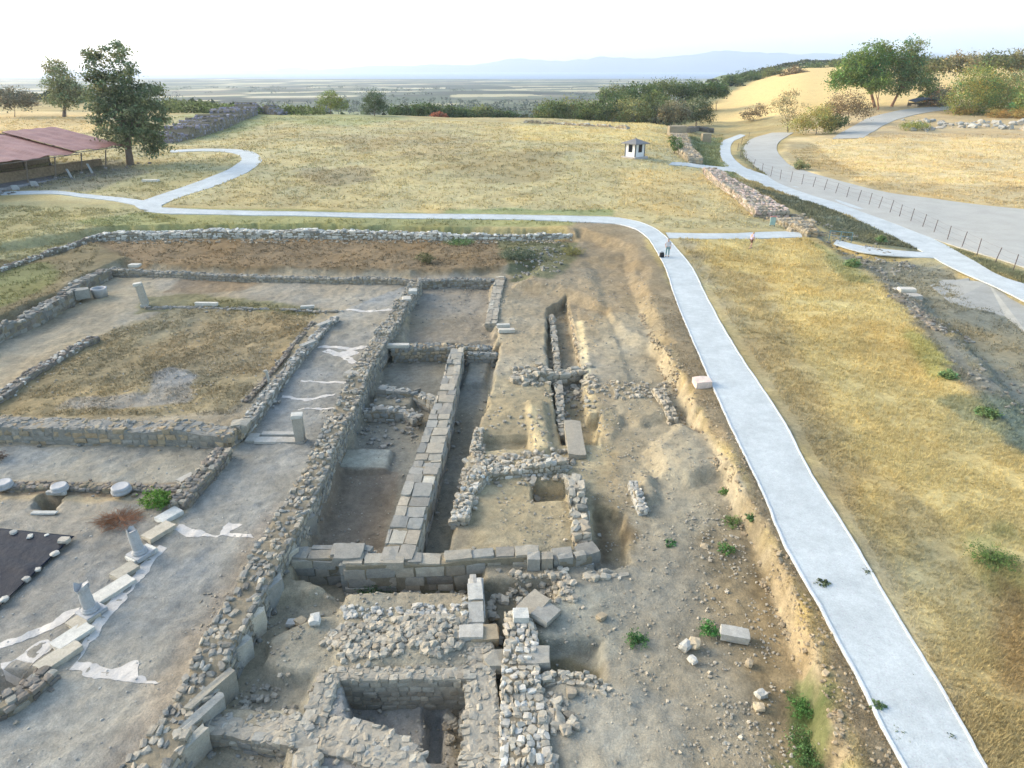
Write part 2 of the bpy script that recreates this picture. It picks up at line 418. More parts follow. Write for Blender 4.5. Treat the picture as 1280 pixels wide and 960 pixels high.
# bank and rough ground to the right
paint('g',[(1010,290),(1080,320),(1180,328),(1290,385),(1500,480),(1500,760),(1290,560),(1190,430),(1110,355)],(132,126,106),1.2,.8,2,.95)
paint('g',[(1090,335),(1130,360),(1190,420),(1290,530),(1290,580),(1170,440)],(120,116,104),.9,.6,1.5,.9)
paint('g',[(1160,490),(1290,500),(1330,600),(1230,540)],(104,120,96),.8,.6,1.5,.6)
paint('g',[(1180,380),(1290,420),(1290,470),(1200,420)],(150,136,104),1,.8,2,.8)
paint('g',[(940,235),(1010,250),(1110,290),(1160,318),(1060,300),(990,262)],(112,114,88),1.0,.8,2,.95)
paint('g',[(860,170),(905,170),(900,200),(925,222),(900,225),(870,200)],(132,136,84),1.5,1,3,.95)
paint('g',[(940,170),(965,220),(1060,260),(1180,305),(1290,345),(1290,362),(1180,310),(1060,262),(960,225),(915,195)],(128,124,84),1.5,.8,2,.95)
# cultivated field and hill on the right
paint('g',[(995,212),(972,192),(990,172),(1050,166),(1290,166),(1600,166),(1600,275),(1290,262),(1110,240)],(216,184,122),2,1.2,4)
paint('g',[(995,208),(978,192),(990,176),(1020,180),(1040,200),(1080,222),(1050,226)],(170,146,96),1.5,1,3,.8)
paint('g',[(1050,225),(1290,235),(1290,262),(1110,240)],(186,158,104),1.2,.8,3,.7)
paint('d',[(1040,172),(1300,172),(1700,175),(1700,245),(1180,262),(1000,240),(1000,190)],(196,164,112),5,3,8,.9)
paint('d',[(880,262),(990,235),(1100,240),(1200,265),(1400,280),(1700,300),(1700,480),(1060,560),(960,520),(930,430),(890,330)],(226,186,104),8,4,20)
paint('d',[(820,560),(900,470),(960,545),(1060,580),(1700,520),(1700,900),(820,900)],(112,124,84),12,8,30)
# excavation
E0=-1.1;ALBK=.79;HUE=np.array([1.0,.985,.845]);SAT=.76
paint('n',[(q[0]+4,q[1]) for q in SCARP]+[(765,318),(735,300),(715,296),(400,292),(130,294),(60,316),(0,340),(-300,400),(-300,1200),(1190,1200)],(160,148,126),.35,.15,1,1,0)
paint('n',[(715,285),(790,285),(850,370),(940,520),(1045,740),(1130,960),(1100,960),(1000,740),(925,600),(860,480),(800,380),(760,330)],(146,130,104),.7,.4,1.5,.95,0)
paint('n',[(720,282),(800,290),(815,350),(760,400),(700,380),(650,352),(700,310)],(150,134,108),1.2,.5,2,.9,-.3)
paint('n',[(780,360),(830,400),(850,470),(820,470),(785,420)],(152,136,106),.9,.5,1.2,.8,-.7)
# scarp face, its yellowish sunlit tone put into the soil colour
paint('n',[(1060,958),(1027,850),(997,762),(980,720),(951,665),(925,606),(909,581),(892,551),(875,530),(862,496),(837,454),(812,408),(803,386),(795,388),(803,412),(828,458),(850,498),(862,532),(880,556),(898,588),(913,612),(936,670),(955,722),(968,765),(990,850),(1025,958)],(184,166,134),.3,.15,.8,.9,-.4)
paint('n',[(130,300),(400,296),(715,300),(712,325),(560,337),(300,333),(150,328),(60,330)],(134,112,80),.8,.5,2,.95,-.4)
paint('n',[(-60,340),(122,304),(160,322),(112,342),(62,372),(0,398),(-100,430)],(122,112,82),.8,.5,2,.9,-.2)
paint('n',[(-60,345),(60,328),(80,345),(20,380),(-60,400)],(120,126,72),.8,.5,2,.8,-.2)
paint('n',[(620,300),(722,305),(718,330),(690,350),(640,345)],(104,110,76),.7,.4,1.2,.8,-.6)
# courtyard grass
paint('n',[(-50,520),(110,425),(170,400),(260,372),(400,388),(385,412),(335,470),(290,520),(200,520)],(148,134,100),.9,.5,2,.95,E0)
paint('n',[(250,400),(385,400),(330,470),(240,470),(180,440)],(158,138,100),1.0,.6,1.5,.8,E0)
paint('n',[(175,372),(250,366),(400,384),(395,395),(250,384),(170,392)],(112,112,70),.4,.3,1,.7,E0)
paint('n',[(190,470),(215,458),(240,470),(235,500),(160,510),(70,512),(90,498),(190,492)],(150,146,142),.4,.3,1,.9,E0)
paint('n',[(180,345),(520,352),(505,385),(420,388),(300,372),(200,362)],(152,142,126),.6,.4,1.5,.9,E0)
paint('n',[(240,345),(330,350),(300,366),(200,366)],(132,112,88),.6,.4,1.5,.7,E0)
paint('n',[(-50,545),(60,500),(150,525),(60,530)],(140,128,96),.6,.4,1.2,.5,E0)
# pavement
paint('n',[(424,390),(512,355),(516,375),(470,440),(430,520),(392,600),(340,700),(285,800),(200,950),(130,1100),(-200,1100),(-10,900),(60,845),(130,770),(215,665),(262,590),(320,540),(330,500),(400,420)],(148,147,144),.25,.12,.8,1,E0)
paint('n',[(392,600),(340,700),(285,800),(200,950),(130,1100),(60,1100),(160,900),(250,760),(330,650)],(152,140,128),.9,.4,1.2,.6,E0)
paint('n',[(-200,556),(280,560),(255,585),(222,615),(0,598),(-200,592)],(146,145,140),.3,.15,1,.95,E0)
paint('n',[(-200,598),(220,604),(216,620),(-200,614)],(132,118,102),.2,.1,.8,.95,E0)
paint('n',[(-200,620),(215,628),(200,680),(110,770),(60,840),(-200,860)],(144,141,137),.3,.2,1,1,E0)
# floors of the rooms
paint('n',[(516,352),(612,352),(618,430),(505,430)],(146,136,122),.4,.3,1,.9,-1.5)
paint('n',[(385,700),(436,560),(482,440),(612,440),(600,500),(570,605),(545,700)],(142,136,122),.3,.2,1,.95,-2)
paint('n',[(390,690),(420,590),(500,590),(480,690)],(144,128,110),.3,.2,1,.9,-2)
paint('n',[(428,562),(490,562),(484,586),(420,586)],(176,172,156),.1,.05,.5,1,-1.8)
paint('n',[(612,470),(700,460),(770,520),(740,690),(580,690),(600,560)],(170,156,124),.7,.4,1,.8,-1.1)
paint('n',[(600,560),(740,560),(730,680),(590,685)],(170,158,130),.5,.3,1,.7,-1.1)
paint('n',[(434,730),(592,732),(592,756),(440,750)],(112,104,78),.3,.2,.8,.9,-2.1)
paint('n',[(440,724),(500,728),(490,748),(440,745)],(88,100,66),.3,.3,.6,.8,-2.1)
paint('n',[(425,880),(592,880),(592,1010),(400,1010),(420,905)],(158,152,146),.2,.1,1,.95,-2.25)
paint('n',[(560,880),(592,880),(592,1010),(560,1010)],(140,126,102),.2,.1,1,.9,-2.25)
paint('n',[(280,750),(430,752),(590,760),(590,835),(430,840),(390,900),(280,890)],(158,150,132),.5,.3,1,.7,-1.1)
paint('n',[(670,805),(746,805),(750,848),(674,842)],(116,104,72),.4,.3,.8,.9,-1.5)
paint('n',[(600,740),(690,735),(680,762),(640,780),(612,780)],(120,112,92),.3,.2,.8,.7,-1.6)
paint('n',[(745,635),(792,642),(796,705),(745,708)],(112,94,66),.5,.3,.8,.8,-1.8)
paint('n',[(680,740),(760,735),(790,790),(760,830),(690,800)],(166,160,142),.6,.4,1,.8,-1.1)
paint('n',[(665,862),(860,858),(880,1000),(665,1000)],(164,156,140),.5,.4,1,.8,-1.1)
paint('n',[(865,600),(930,640),(960,720),(1000,850),(1040,1000),(960,1000),(905,760),(850,640)],(152,136,106),.9,.6,1.2,.8,-1.1)
paint('n',[(930,640),(950,700),(975,780),(1020,900),(1050,1000),(985,1000),(945,820)],(148,128,92),.5,.4,1,.7,-1.1)
paint('n',[(720,400),(729,400),(753,562),(746,562)],(204,188,150),.2,.1,.6,.9,-1.0)  # sunlit scarp edge beside the trench, painted in as a bright strip
paint('n',[(658,505),(672,505),(684,566),(670,570)],(198,182,142),.3,.1,.6,.8,-.8)
paint('n',[(742,600),(772,560),(790,700),(775,700)],(176,156,118),.5,.3,.8,.6,-1.0)
paint('n',[(740,390),(800,400),(850,500),(900,620),(860,700),(780,640),(770,480)],(162,152,130),.6,.4,1,.7,-1)
paint('n',[(1000,860),(1030,900),(1040,1000),(960,1000),(985,930)],(98,118,62),.35,.4,.6,.7,-1.1)
paint('n',[(985,865),(1010,870),(1018,900),(1000,905)],(88,116,58),.3,.3,.5,.7,-1.1)
ALBK=.92;SAT=.84
PLAINC=[c8(*c)*k_ for k_,c in zip((.42,.25,.95,.5,.22,1.0,.45,.3), ((142,150,118),(118,130,98),(176,166,128),(160,150,118),(104,118,92),(188,178,146),(150,140,112),(126,140,104)))]
def ground_colour(x,y):
    n=len(x)
    c=np.empty((n,3));c[:]=c8(170,152,102)
    # far country: plain with fields
    far=y>240
    k=np.where(y>230)[0]
    if len(k):
        X,Y=x[k],y[k];a=.35
        xr=X*math.cos(a)+Y*math.sin(a)+fbm(X,Y,400,4,2)*60;yr=-X*math.sin(a)+Y*math.cos(a)
        i=np.floor(xr/230);off=_hash(i,i*0,3)*200;j=np.floor((yr+off)/120)
        h=(_hash(i,j,9)*7.99).astype(int)
        pc=np.array(PLAINC)[h]
        w=sstep((fbm(X,Y,260,21,3)-.05)/.25)[:,None]
        pc=pc*(1-w*.75)+c8(86,104,74)*w*.75*.7
        m=sstep((Y-230)/60)[:,None]
        slope=sstep((1200-Y)/500)[:,None]
        pc=pc*(1-slope*.7)+c8(96,112,74)*slope*.5
        c[k]=c[k]*(1-m)+pc*m
    for i,(poly,col,soft,wob,ws,amt) in enumerate(PAINT):
        m=mask(x,y,poly,soft,wob,ws,200+i)*amt
        q=m>0
        c[q]=c[q]*(1-m[q,None])+col*m[q,None]
    nr=1-sstep((y-230)/60)
    v=1+(.16*fbm(x,y,7,301,3)+.12*fbm(x,y,1.6,302,3)+.08*fbm(x,y,.4,305,2))*nr
    hue=fbm(x,y,5,303,3)*.07*nr
    c=c*np.stack([v*(1+hue),v,v*(1-hue*1.6)],1)
    return np.clip(c,.01,.8)
# ------------------------------------------------------------ the sheet itself
def axis(fine0,fine1,step,growth,far,far0=None):
    a=[fine0]
    while a[-1]<fine1:a.append(a[-1]+step)
    s=step
    while a[-1]<far:
        s*=growth;a.append(a[-1]+s)
    s=step;b=[a[0]]
    lo=-far if far0 is None else far0
    while b[-1]>lo:
        s*=growth*1.0;b.append(b[-1]-s)
    return np.array(b[::-1][:-1]+a)
XS=axis(-33,30,.135,1.03,6500)
ys=[9.0];
while ys[-1]<11000:
    Y=ys[-1];ys.append(Y+max(.11,min(.0038*Y,.26)) if Y<85 else Y+(.26+(Y-85)*.013))
YS=np.array([-70,-50,-35,-24,-16,-10,-5,-1,2,4.5,6.2,7.4,8.3]+ys)
def build_ground():
    X,Y=np.meshgrid(XS,YS);x=X.ravel();y=Y.ravel()
    z=ground_z(x,y)
    nx,ny=len(XS),len(YS)
    c=ground_colour(x,y)
    i=(np.arange(ny-1)[:,None]*nx+np.arange(nx-1)[None]).ravel()
    Q=np.stack([i,i+1,i+nx+1,i+nx],1)
    # drop what would be under the sea floor far away is kept: one sheet
    me=np_mesh('ground',np.stack([x,y,z],1),Q,M['ground'],c,smooth=True)
    o=link('ground',me);tag(o,kind='structure');print('ground verts',len(x))
    return o
def strip(name,a,b,lift,mat,thick=.1,n=None,m=4,kind='structure'):
    L=sum(math.dist(a[i],a[i+1]) for i in range(len(a)-1))
    n=n or max(12,int(L/.5));n=min(n,400)
    A=resample(a,n);B=resample(b,n);rows=[]
    wob=.015
    for j in range(m+1):
        t=j/m;pt=A*(1-t)+B*t
        if j in(0,m):
            pt=pt+np.stack([fbm(pt[:,0],pt[:,1],.8,5,2),fbm(pt[:,0],pt[:,1],.8,6,2)],1)*wob*1.5
        rows.append(np.column_stack([pt,base_z(pt[:,0],pt[:,1])+lift]))
    lo=rows[0].copy();lo[:,2]-=thick;hi=rows[-1].copy();hi[:,2]-=thick
    rows=[lo]+rows+[hi]
    V=np.concatenate(rows);R=len(rows)
    i=(np.arange(R-1)[:,None]*n+np.arange(n-1)[None]).ravel()
    Q=np.stack([i,i+n,i+n+1,i+1],1)
    # make faces look upwards
    a0,a1,a2=V[Q[n*(1 if R<4 else 2),0]],V[Q[n*(1 if R<4 else 2),1]],V[Q[n*(1 if R<4 else 2),2]]
    if np.cross(a1-a0,a2-a1)[2]<0:Q=Q[:,::-1]
    o=link(name,np_mesh(name,V,Q,mat,None,smooth=False));tag(o,kind=kind);return o
# ------------------------------------------------------------ camera, sky, air
M={}
M['ground']=surf('soil_turf_mat',attr='alb',scales=((.05,.2),(.3,.2),(2.2,.10)),bump=.7,bscale=.14,rough=.95,spec=.1)
M['gravel']=surf('white_gravel',col=srgb(204,210,204,.70),scales=((.05,.13),(.35,.08),(1.6,.12)),bump=.45,bscale=.06,rough=.95,spec=.15,grains=(.07,.16,(.40,.40,.39)))
M['kerb']=surf('kerb_stone_mat',col=srgb(220,224,220,.70),scales=((.1,.12),(.7,.12)),bump=.3,bscale=.06)
M['road']=surf('pale_road',col=srgb(202,200,186,.62),scales=((.3,.05),(3,.06),(12,.05)),bump=.2,bscale=.1,rough=.95,spec=.1)
M['stone']=surf('stone_mat',attr='alb',scales=((.05,.13),(.22,.14)),bump=.5,bscale=.07,rough=.92,spec=.15)
def camera():
    cd=bpy.data.cameras.new('camera');cd.sensor_width=36;cd.lens=36*F/1280;cd.clip_end=40000;cd.clip_start=.5
    c=bpy.data.objects.new('camera',cd);COL.objects.link(c);c.location=(0,0,H);c.rotation_euler=(math.pi/2-PITCH,0,0)
    SC.camera=c
SUN_EL=math.radians(26);SUN_AZ=math.radians(-72)   # azimuth from +y towards +x : sun low on the left, a little ahead
def light():
    w=bpy.data.worlds.new('World');SC.world=w;w.use_nodes=True;t=w.node_tree
    bg=t.nodes['Background'];sk=nd(t,'ShaderNodeTexSky',sky_type='NISHITA');sk.sun_disc=False
    sk.sun_elevation=SUN_EL;sk.sun_rotation=SUN_AZ;sk.altitude=100;sk.air_density=1;sk.dust_density=2.5;sk.ozone_density=1
    t.links.new(sk.outputs[0],bg.inputs[0]);bg.inputs[1].default_value=.15
    s=bpy.data.lights.new('sun','SUN');s.energy=.65;s.angle=math.radians(28);s.color=(1,.90,.76)
    o=bpy.data.objects.new('sun',s);COL.objects.link(o)
    d=np.array([math.sin(SUN_AZ)*math.cos(SUN_EL),math.cos(SUN_AZ)*math.cos(SUN_EL),math.sin(SUN_EL)])
    from mathutils import Vector
    o.rotation_euler=Vector(d).to_track_quat('Z','Y').to_euler();o.location=(-60,40,60)
    SC.view_settings.view_transform='Standard';SC.view_settings.look='None';SC.view_settings.gamma=1;SC.view_settings.exposure=EXPO
    SC.render.engine='CYCLES';SC.cycles.use_denoising=True;SC.cycles.max_bounces=5;SC.cycles.volume_bounces=1;SC.cycles.diffuse_bounces=3
EXPO=1.78
HAZE=.00011
def haze():
    m=MB();x0,x1,y0,y1,z0,z1=-7200,7200,-200,12500,-52,420
    m.box(((x0+x1)/2,(y0+y1)/2,(z0+z1)/2),(x1-x0,y1-y0,z1-z0))
    mt=bpy.data.materials.new('haze_mat');mt.use_nodes=True;t=mt.node_tree;t.nodes.clear()
    out=nd(t,'ShaderNodeOutputMaterial');v=nd(t,'ShaderNodeVolumePrincipled')
    v.inputs['Color'].default_value=(.80,.90,1,1);v.inputs['Density'].default_value=HAZE;v.inputs['Anisotropy'].default_value=.35
    t.links.new(v.outputs[0],out.inputs['Volume'])
    o=m.build('haze',mt);tag(o,kind='stuff')
camera();light()
# ------------------------------------------------------------ ruined walls
LIME=np.array(srgb(168,160,140))*.74; WHITE=np.array(srgb(204,200,184))*.74; DARKST=np.array(srgb(130,123,110))*.76; GREY=np.array(srgb(150,147,134))*.74; OCHRE=np.array(srgb(174,158,128))*.76
CORE=np.array(srgb(148,138,114))*.68
def wall(label,pts,w,base,hc=.2,ls=.38,rnd=.45,jit=.1,rough=.12,col=LIME,alt=None,altp=.2,name='ruined_wall',cat='ruined wall',top='rubble',deep=.3,capfrac=1.0,face=(1,1),widths=None,dense=1.0,group=None,world=None,tops=None,end=True):
    """masonry laid stone by stone along a line: pts = (picture x, picture y, level of the wall top)"""
    if world is None:
        W=[P(a,b,c) for a,b,c in pts]
    else: W=world
    W=np.array(W,float)
    seg=np.linalg.norm(np.diff(W[:,:2],axis=0),axis=1);S=np.r_[0,np.cumsum(seg)];L=S[-1]
    def at(s):
        i=int(np.clip(np.searchsorted(S,s)-1,0,len(seg)-1));t=(s-S[i])/seg[i]
        p=W[i]*(1-t)+W[i+1]*t;d=(W[i+1]-W[i])[:2]/seg[i];return p,d
    wd=(lambda s:w) if widths is None else (lambda s:float(np.interp(s/L,np.linspace(0,1,len(widths)),widths)))
    sd=random.randint(0,9999)
    st=Stones()
    _s=np.linspace(-1,L+1,int(L/.08)+30);_r=fbm(_s,_s*0+3.3,1.7,sd,3)*rough+fbm(_s,_s*0+9.3,.5,sd+5,2)*rough*.4
    def topz(s,p):
        return p[2]+float(np.interp(s,_s,_r))
    def pick():
        return col if alt is None or random.random()>altp else alt
    # core
    n=max(3,int(L/.16));ev=[];eq=[]
    for i in range(n):
        s=L*i/(n-1);s=min(max(s,.1),L-.1);p,d=at(s);nn=np.array([-d[1],d[0]]);h=wd(s)/2-.035;t=topz(s,p)-(.03 if top=='rubble' else .0)-hc*.06
        b=base(s/L) if callable(base) else base
        if t<b+.05:t=b+.05
        tt=t+(hc*.06+.012 if top=='mortar' else 0);ev.append((*(p[:2]-nn*h),b-deep))
        for q_ in range(9):
            f_=(q_/4-1);pp=p[:2]+nn*h*f_*(1+random.gauss(0,.02));ev.append((*pp,tt+random.gauss(0,.008)-(.04 if q_ in(0,8) else 0)))
        ev.append((*(p[:2]+nn*h),b-deep))
    for i in range(n-1):
        for k in range(10):eq.append((i*11+k,(i+1)*11+k,(i+1)*11+k+1,i*11+k+1))
    eq.append((0,1,9,10));e=(n-1)*11;eq.append((e+10,e+9,e+1,e))
    # side courses
    for side in(-1,1):
        if not face[0 if side<0 else 1]:continue
        bmin=min(base(t) if callable(base) else base for t in(0,.25,.5,.75,1))
        k=0
        tmax=max(W[:,2])+rough
        z=bmin-.05
        while z<tmax:
            h=hc*random.uniform(.85,1.15);s=random.uniform(-.1,.1)
            while s<L:
                l=ls*random.uniform(.6,1.45)/dense
                sm=min(max(s+l/2,.02),L-.02);p,d=at(sm);tz=topz(sm,p);b=base(sm/L) if callable(base) else base
                if z+h*.7<tz and z+h>b:
                    nn=np.array([-d[1],d[0]]);dep=min(wd(sm)*.45,max(.2,hc*1.3))
                    off=wd(sm)/2-dep/2+random.gauss(0,.018)
                    q=p[:2]+nn*side*off
                    st.add((q[0],q[1],z+h/2+random.gauss(0,.008)),(l*.97,dep,h*.97),math.atan2(d[1],d[0])+random.gauss(0,.04),(random.gauss(0,.03),random.gauss(0,.03)),rnd*.8,jit*.7,pick())
                s+=l
            z+=h
    # end faces
    if end:
        for e in(0,1):
            p,d=at(.12 if e==0 else L-.12);b=base(e) if callable(base) else base;z=b
            nn=np.array([-d[1],d[0]]);t=topz(0.1 if e==0 else L-.1,p)
            while z+hc*.7<t:
                s=-wd(e*L)/2+.1
                while s<wd(e*L)/2-.1:
                    l=ls*random.uniform(.6,1.2);q=p[:2]+nn*(s+l/2)
                    if s+l/2<wd(e*L)/2:st.add((q[0],q[1],z+hc/2),(hc*1.2,l,hc),math.atan2(d[1],d[0])+random.gauss(0,.05),(0,0),rnd*.8,jit*.7,pick())
                    s+=l
                z+=hc
    # top
    ms={'rubble':ls*.8,'mortar':ls*.55}.get(top,ls)
    s=0
    while s<L:
        l=ms*random.uniform(.6,1.4)
        sm=min(s+l/2,L-.02);p,d=at(sm);nn=np.array([-d[1],d[0]]);ww=wd(sm);b=base(sm/L) if callable(base) else base
        o=-ww/2+random.uniform(0,.1)
        while o<ww/2-.04:
            m=ms*random.uniform(.55,1.3);m=min(m,ww/2-o+.05)
            if random.random()<capfrac*dense+.0001:
                q=p[:2]+nn*(o+m/2)+d*random.gauss(0,.05);tz=max(topz(sm,p),b+.04)
                hh=hc*random.uniform(.7,1.3)
                if top=='rubble':
                    st.add((q[0],q[1],tz-hh*.35+random.gauss(0,.03)),(l*.95,m*.95,hh),math.atan2(d[1],d[0])+random.gauss(0,.35),(random.gauss(0,.15),random.gauss(0,.15)),rnd,jit,pick(),cv=.15)
                elif top=='mortar':
                    if random.random()<.93:st.add((q[0],q[1],tz-hh*.5+.03+random.gauss(0,.022)),(l*1.0,m*1.0,hh),random.uniform(-.5,.5),(random.gauss(0,.08),random.gauss(0,.08)),.35,.1,pick()*1.02,cv=.1)
                else:
                    st.add((q[0],q[1],tz-hh*.42+random.gauss(0,.012)),(l*.97,m*.97,hh),math.atan2(d[1],d[0])+random.gauss(0,.03),(random.gauss(0,.02),random.gauss(0,.02)),rnd*.6,jit*.6,pick(),cv=.1)
            o+=m
        s+=l
    # fallen stones at the foot
    for _ in range(int(L*1.2)):
        s=random.uniform(0,L);p,d=at(s);nn=np.array([-d[1],d[0]]);side=random.choice((-1,1))
        q=p[:2]+nn*side*(wd(s)/2+abs(random.gauss(.1,.2)));r=random.uniform(.08,.2)
        zz=base(s/L) if callable(base) else base
        zz=max(zz-.3,min(p[2],gnd(q[0],q[1])))
        st.add((q[0],q[1],zz+r*.2),(r*1.3,r,r*.8),random.uniform(0,3),(0,0),.6,.12,pick())
    o=st.build(name,M['stone'],None,(np.array(ev),np.array(eq),np.tile(CORE if top!='mortar' else np.array(col)*.96,(len(ev),1))))
    tag(o,label,cat,group);return o

# the long wall between pavement and rooms
wall('long thick rubble wall running diagonally beside the grey pavement, stone slabs along its outer face',
 [(158,1000,-.45),(195,940,-.45),(238,870,-.42),(285,785,-.42),(330,705,-.42),(368,640,-.4),(398,580,-.4),(425,520,-.5),(452,462,-.55),(478,420,-.5),(500,385,-.5),(520,352,-.5)],
 1.15,lambda t:-1.6 if t<.45 else -1.75,hc=.17,ls=.3,rnd=.5,jit=.13,rough=.26,col=GREY*1.0,alt=LIME*1.1,altp=.35,capfrac=.66,widths=[1.3,1.1,1.3,1.05,1.25,1.1,1.2,.95,1.05])
# slabs on its outer edge
for i,(a,b) in enumerate(zip([(212,955),(228,915),(250,872),(268,835),(290,795),(312,752),(338,712),(358,672),(376,640)],[1]*9)):
    pass
wall('straight wall of big squared blocks between the brown room floor and the narrow passage',
 [(497,700,-.75),(520,625,-.75),(540,560,-.75),(557,500,-.8),(572,438,-.85)],1.15,-2.05,hc=.42,ls=.8,rnd=.26,jit=.075,rough=.13,col=GREY*1.05,alt=LIME*1.1,altp=.4,top='block',widths=[1.3,1.35,1.2,.95,.85])
wall('high cross wall of large cut blocks in the centre, facing the viewer with open joints',
 [(430,702,-.75),(480,700,-.75),(560,696,-.7),(625,690,-.66),(668,690,-.66)],.62,-2.15,hc=.46,ls=.85,rnd=.2,jit=.06,rough=.12,col=LIME*1.05,alt=GREY,altp=.5,top='block',name='block_wall',cat='block wall')
wall('low block wall end meeting the long pavement wall, one large flat block on top',
 [(366,692,-.9),(408,692,-.88),(432,688,-.75),(458,692,-.72)],.8,-2.1,hc=.42,ls=.75,rnd=.15,jit=.05,rough=.06,col=GREY,alt=LIME,altp=.4,top='block',name='block_wall',cat='block wall')
wall('short block wall right of the two upright slabs, broken off at the dark hollow',
 [(695,694,-.75),(718,692,-.75),(738,688,-.8)],.75,-2.1,hc=.45,ls=.7,rnd=.2,jit=.06,rough=.06,col=GREY*1.05,top='block',name='block_wall',cat='block wall')
wall('crumbling wall of rounded stones running back from the short block wall',
 [(728,672,-.7),(726,640,-.65),(722,615,-.6),(718,592,-.65)],.75,-1.6,hc=.4,ls=.6,rnd=.35,jit=.1,rough=.16,col=LIME*1.1)
# monolith
wall('narrow trench lining of squared stones along the far pit',
 [(703,545,-1.3),(700,500,-1.2),(697,450,-1.25),(690,395,-1.3)],.45,-2.0,hc=.3,ls=.5,rnd=.35,jit=.08,rough=.1,col=LIME*1.02)
wall('heavy stones in a line beside the trench east side',
 [(742,505,-1.2),(733,470,-1.2),(722,430,-1.2),(712,378,-1.3)],.4,-2.0,hc=.3,ls=.5,rnd=.35,jit=.08,rough=.1,col=OCHRE*1.02)
wall('bench of large pale stones crossing in front of the trench',
 [(640,472,-.85),(672,466,-.8),(705,464,-.85),(722,462,-.95)],.8,-1.5,hc=.35,ls=.55,rnd=.4,jit=.1,rough=.15,col=LIME*1.12)
wall('rough line of broken stones at the left lip of the middle terrace',
 [(598,535,-.95),(594,560,-.95),(600,585,-.95)],.5,-1.9,hc=.25,ls=.35,rnd=.5,jit=.12,rough=.15,col=LIME*1.1)
wall('curved heap wall of loose white stones bending round the sandy room',
 [(574,650,-.85),(584,612,-.8),(606,588,-.75),(640,584,-.75),(675,580,-.7),(702,574,-.65)],.75,-1.4,hc=.22,ls=.3,rnd=.5,jit=.13,rough=.2,col=LIME*1.18,alt=WHITE*.9,altp=.3)
# top room
wall('thin wall with broken face closing the small room at the back',
 [(522,350,-.75),(560,348,-.75),(616,349,-.75)],.7,-1.6,hc=.22,ls=.35,rough=.08,col=GREY*1.05,alt=DARKST)
wall('straight wall stub of pale cut blocks on the right side of the back room',
 [(614,405,-.95),(618,380,-.95),(622,362,-.9),(626,346,-.85)],.85,-1.6,hc=.4,ls=.8,rnd=.15,jit=.05,rough=.05,col=LIME*1.06,top='block')
wall('low ragged wall dividing the back room from the sunken rooms',
 [(490,434,-1.0),(540,433,-1.05),(580,432,-1.0),(612,433,-1.1)],.8,-1.95,hc=.25,ls=.35,rough=.12,col=GREY*1.05,alt=OCHRE,altp=.35)
wall('stone lined face below the earth step at the passage head',
 [(584,442,-1.15),(618,442,-1.1)],.4,-2.0,hc=.25,ls=.4,rough=.06,col=GREY*1.1)
wall('low partition of mixed stones across the sunken room, higher in the middle',
 [(474,486,-1.25),(500,487,-1.2),(520,490,-1.25),(548,500,-1.1)],.6,-2.0,hc=.28,ls=.5,rnd=.35,rough=.1,col=GREY*1.15)
wall('second partition of grey stones just in front of the pale floor step',
 [(448,512,-1.35),(480,510,-1.3),(508,512,-1.4),(520,522,-1.5)],.65,-2.0,hc=.28,ls=.45,rnd=.4,rough=.14,col=GREY*1.12)
# front centre walls
wall('straight mortared wall with smooth top running toward the viewer in the centre front',
 [(606,1010,-1.0),(604,930,-1.0),(602,860,-1.0),(602,800,-1.0)],.95,-2.25,hc=.24,ls=.4,rnd=.4,jit=.08,rough=.05,col=LIME*1.12,alt=LIME*.98,altp=.5,top='mortar',widths=[1.3,1.15,1.0,.8],deep=.1)
wall('wide wall of loose pale rubble with brick like stones, right of the narrow trench',
 [(664,1010,-.95),(658,950,-.95),(655,900,-.95),(652,850,-.9),(652,800,-.85),(650,765,-.8)],1.15,-1.9,hc=.2,ls=.3,rnd=.4,jit=.13,rough=.16,col=LIME*1.2,alt=WHITE*.95,altp=.35,widths=[1.6,1.5,1.35,1.2,1.1,1.0])
wall('single row of upright white stones branching to the right of the rubble wall',
 [(678,850,-1.0),(702,846,-.98),(735,850,-1.0),(758,862,-1.05)],.42,-1.5,hc=.3,ls=.28,rnd=.45,jit=.13,rough=.1,col=LIME*1.22)
wall('mortared side wall at the left of the deep square room',
 [(392,905,-.98),(404,872,-.98),(413,845,-.98)],.72,-2.25,hc=.28,ls=.45,rnd=.25,jit=.06,rough=.03,col=LIME*1.05,top='mortar',deep=.1)
wall('retaining wall of small courses on the far side of the deep square room',
 [(412,842,-.98),(470,843,-.98),(530,842,-.98),(588,842,-.98)],.5,-2.25,hc=.19,ls=.36,rnd=.35,jit=.06,rough=.04,top='mortar',col=LIME*1.1,alt=LIME,altp=.4,deep=.1)
wall('broad broken wall top of pale mortar and stone curving in front of the deep room',
 [(236,905,-1.05),(290,905,-1.05),(350,912,-1.0),(400,915,-.95),(440,922,-.95),(482,938,-.95),(512,965,-1.0),(524,1010,-1.05)],1.0,-1.7,hc=.24,ls=.4,top='mortar',rnd=.4,jit=.11,rough=.13,col=LIME*1.1,alt=GREY*1.15,altp=.4,widths=[.6,.7,.9,1.1,1.25,1.3,1.2,1.0])
wall('short pier like wall stub standing at the bottom edge of the picture',
 [(384,935,-.8),(378,1010,-.8)],.75,-1.7,hc=.3,ls=.5,rnd=.2,jit=.05,rough=.03,col=LIME*1.1,top='mortar')
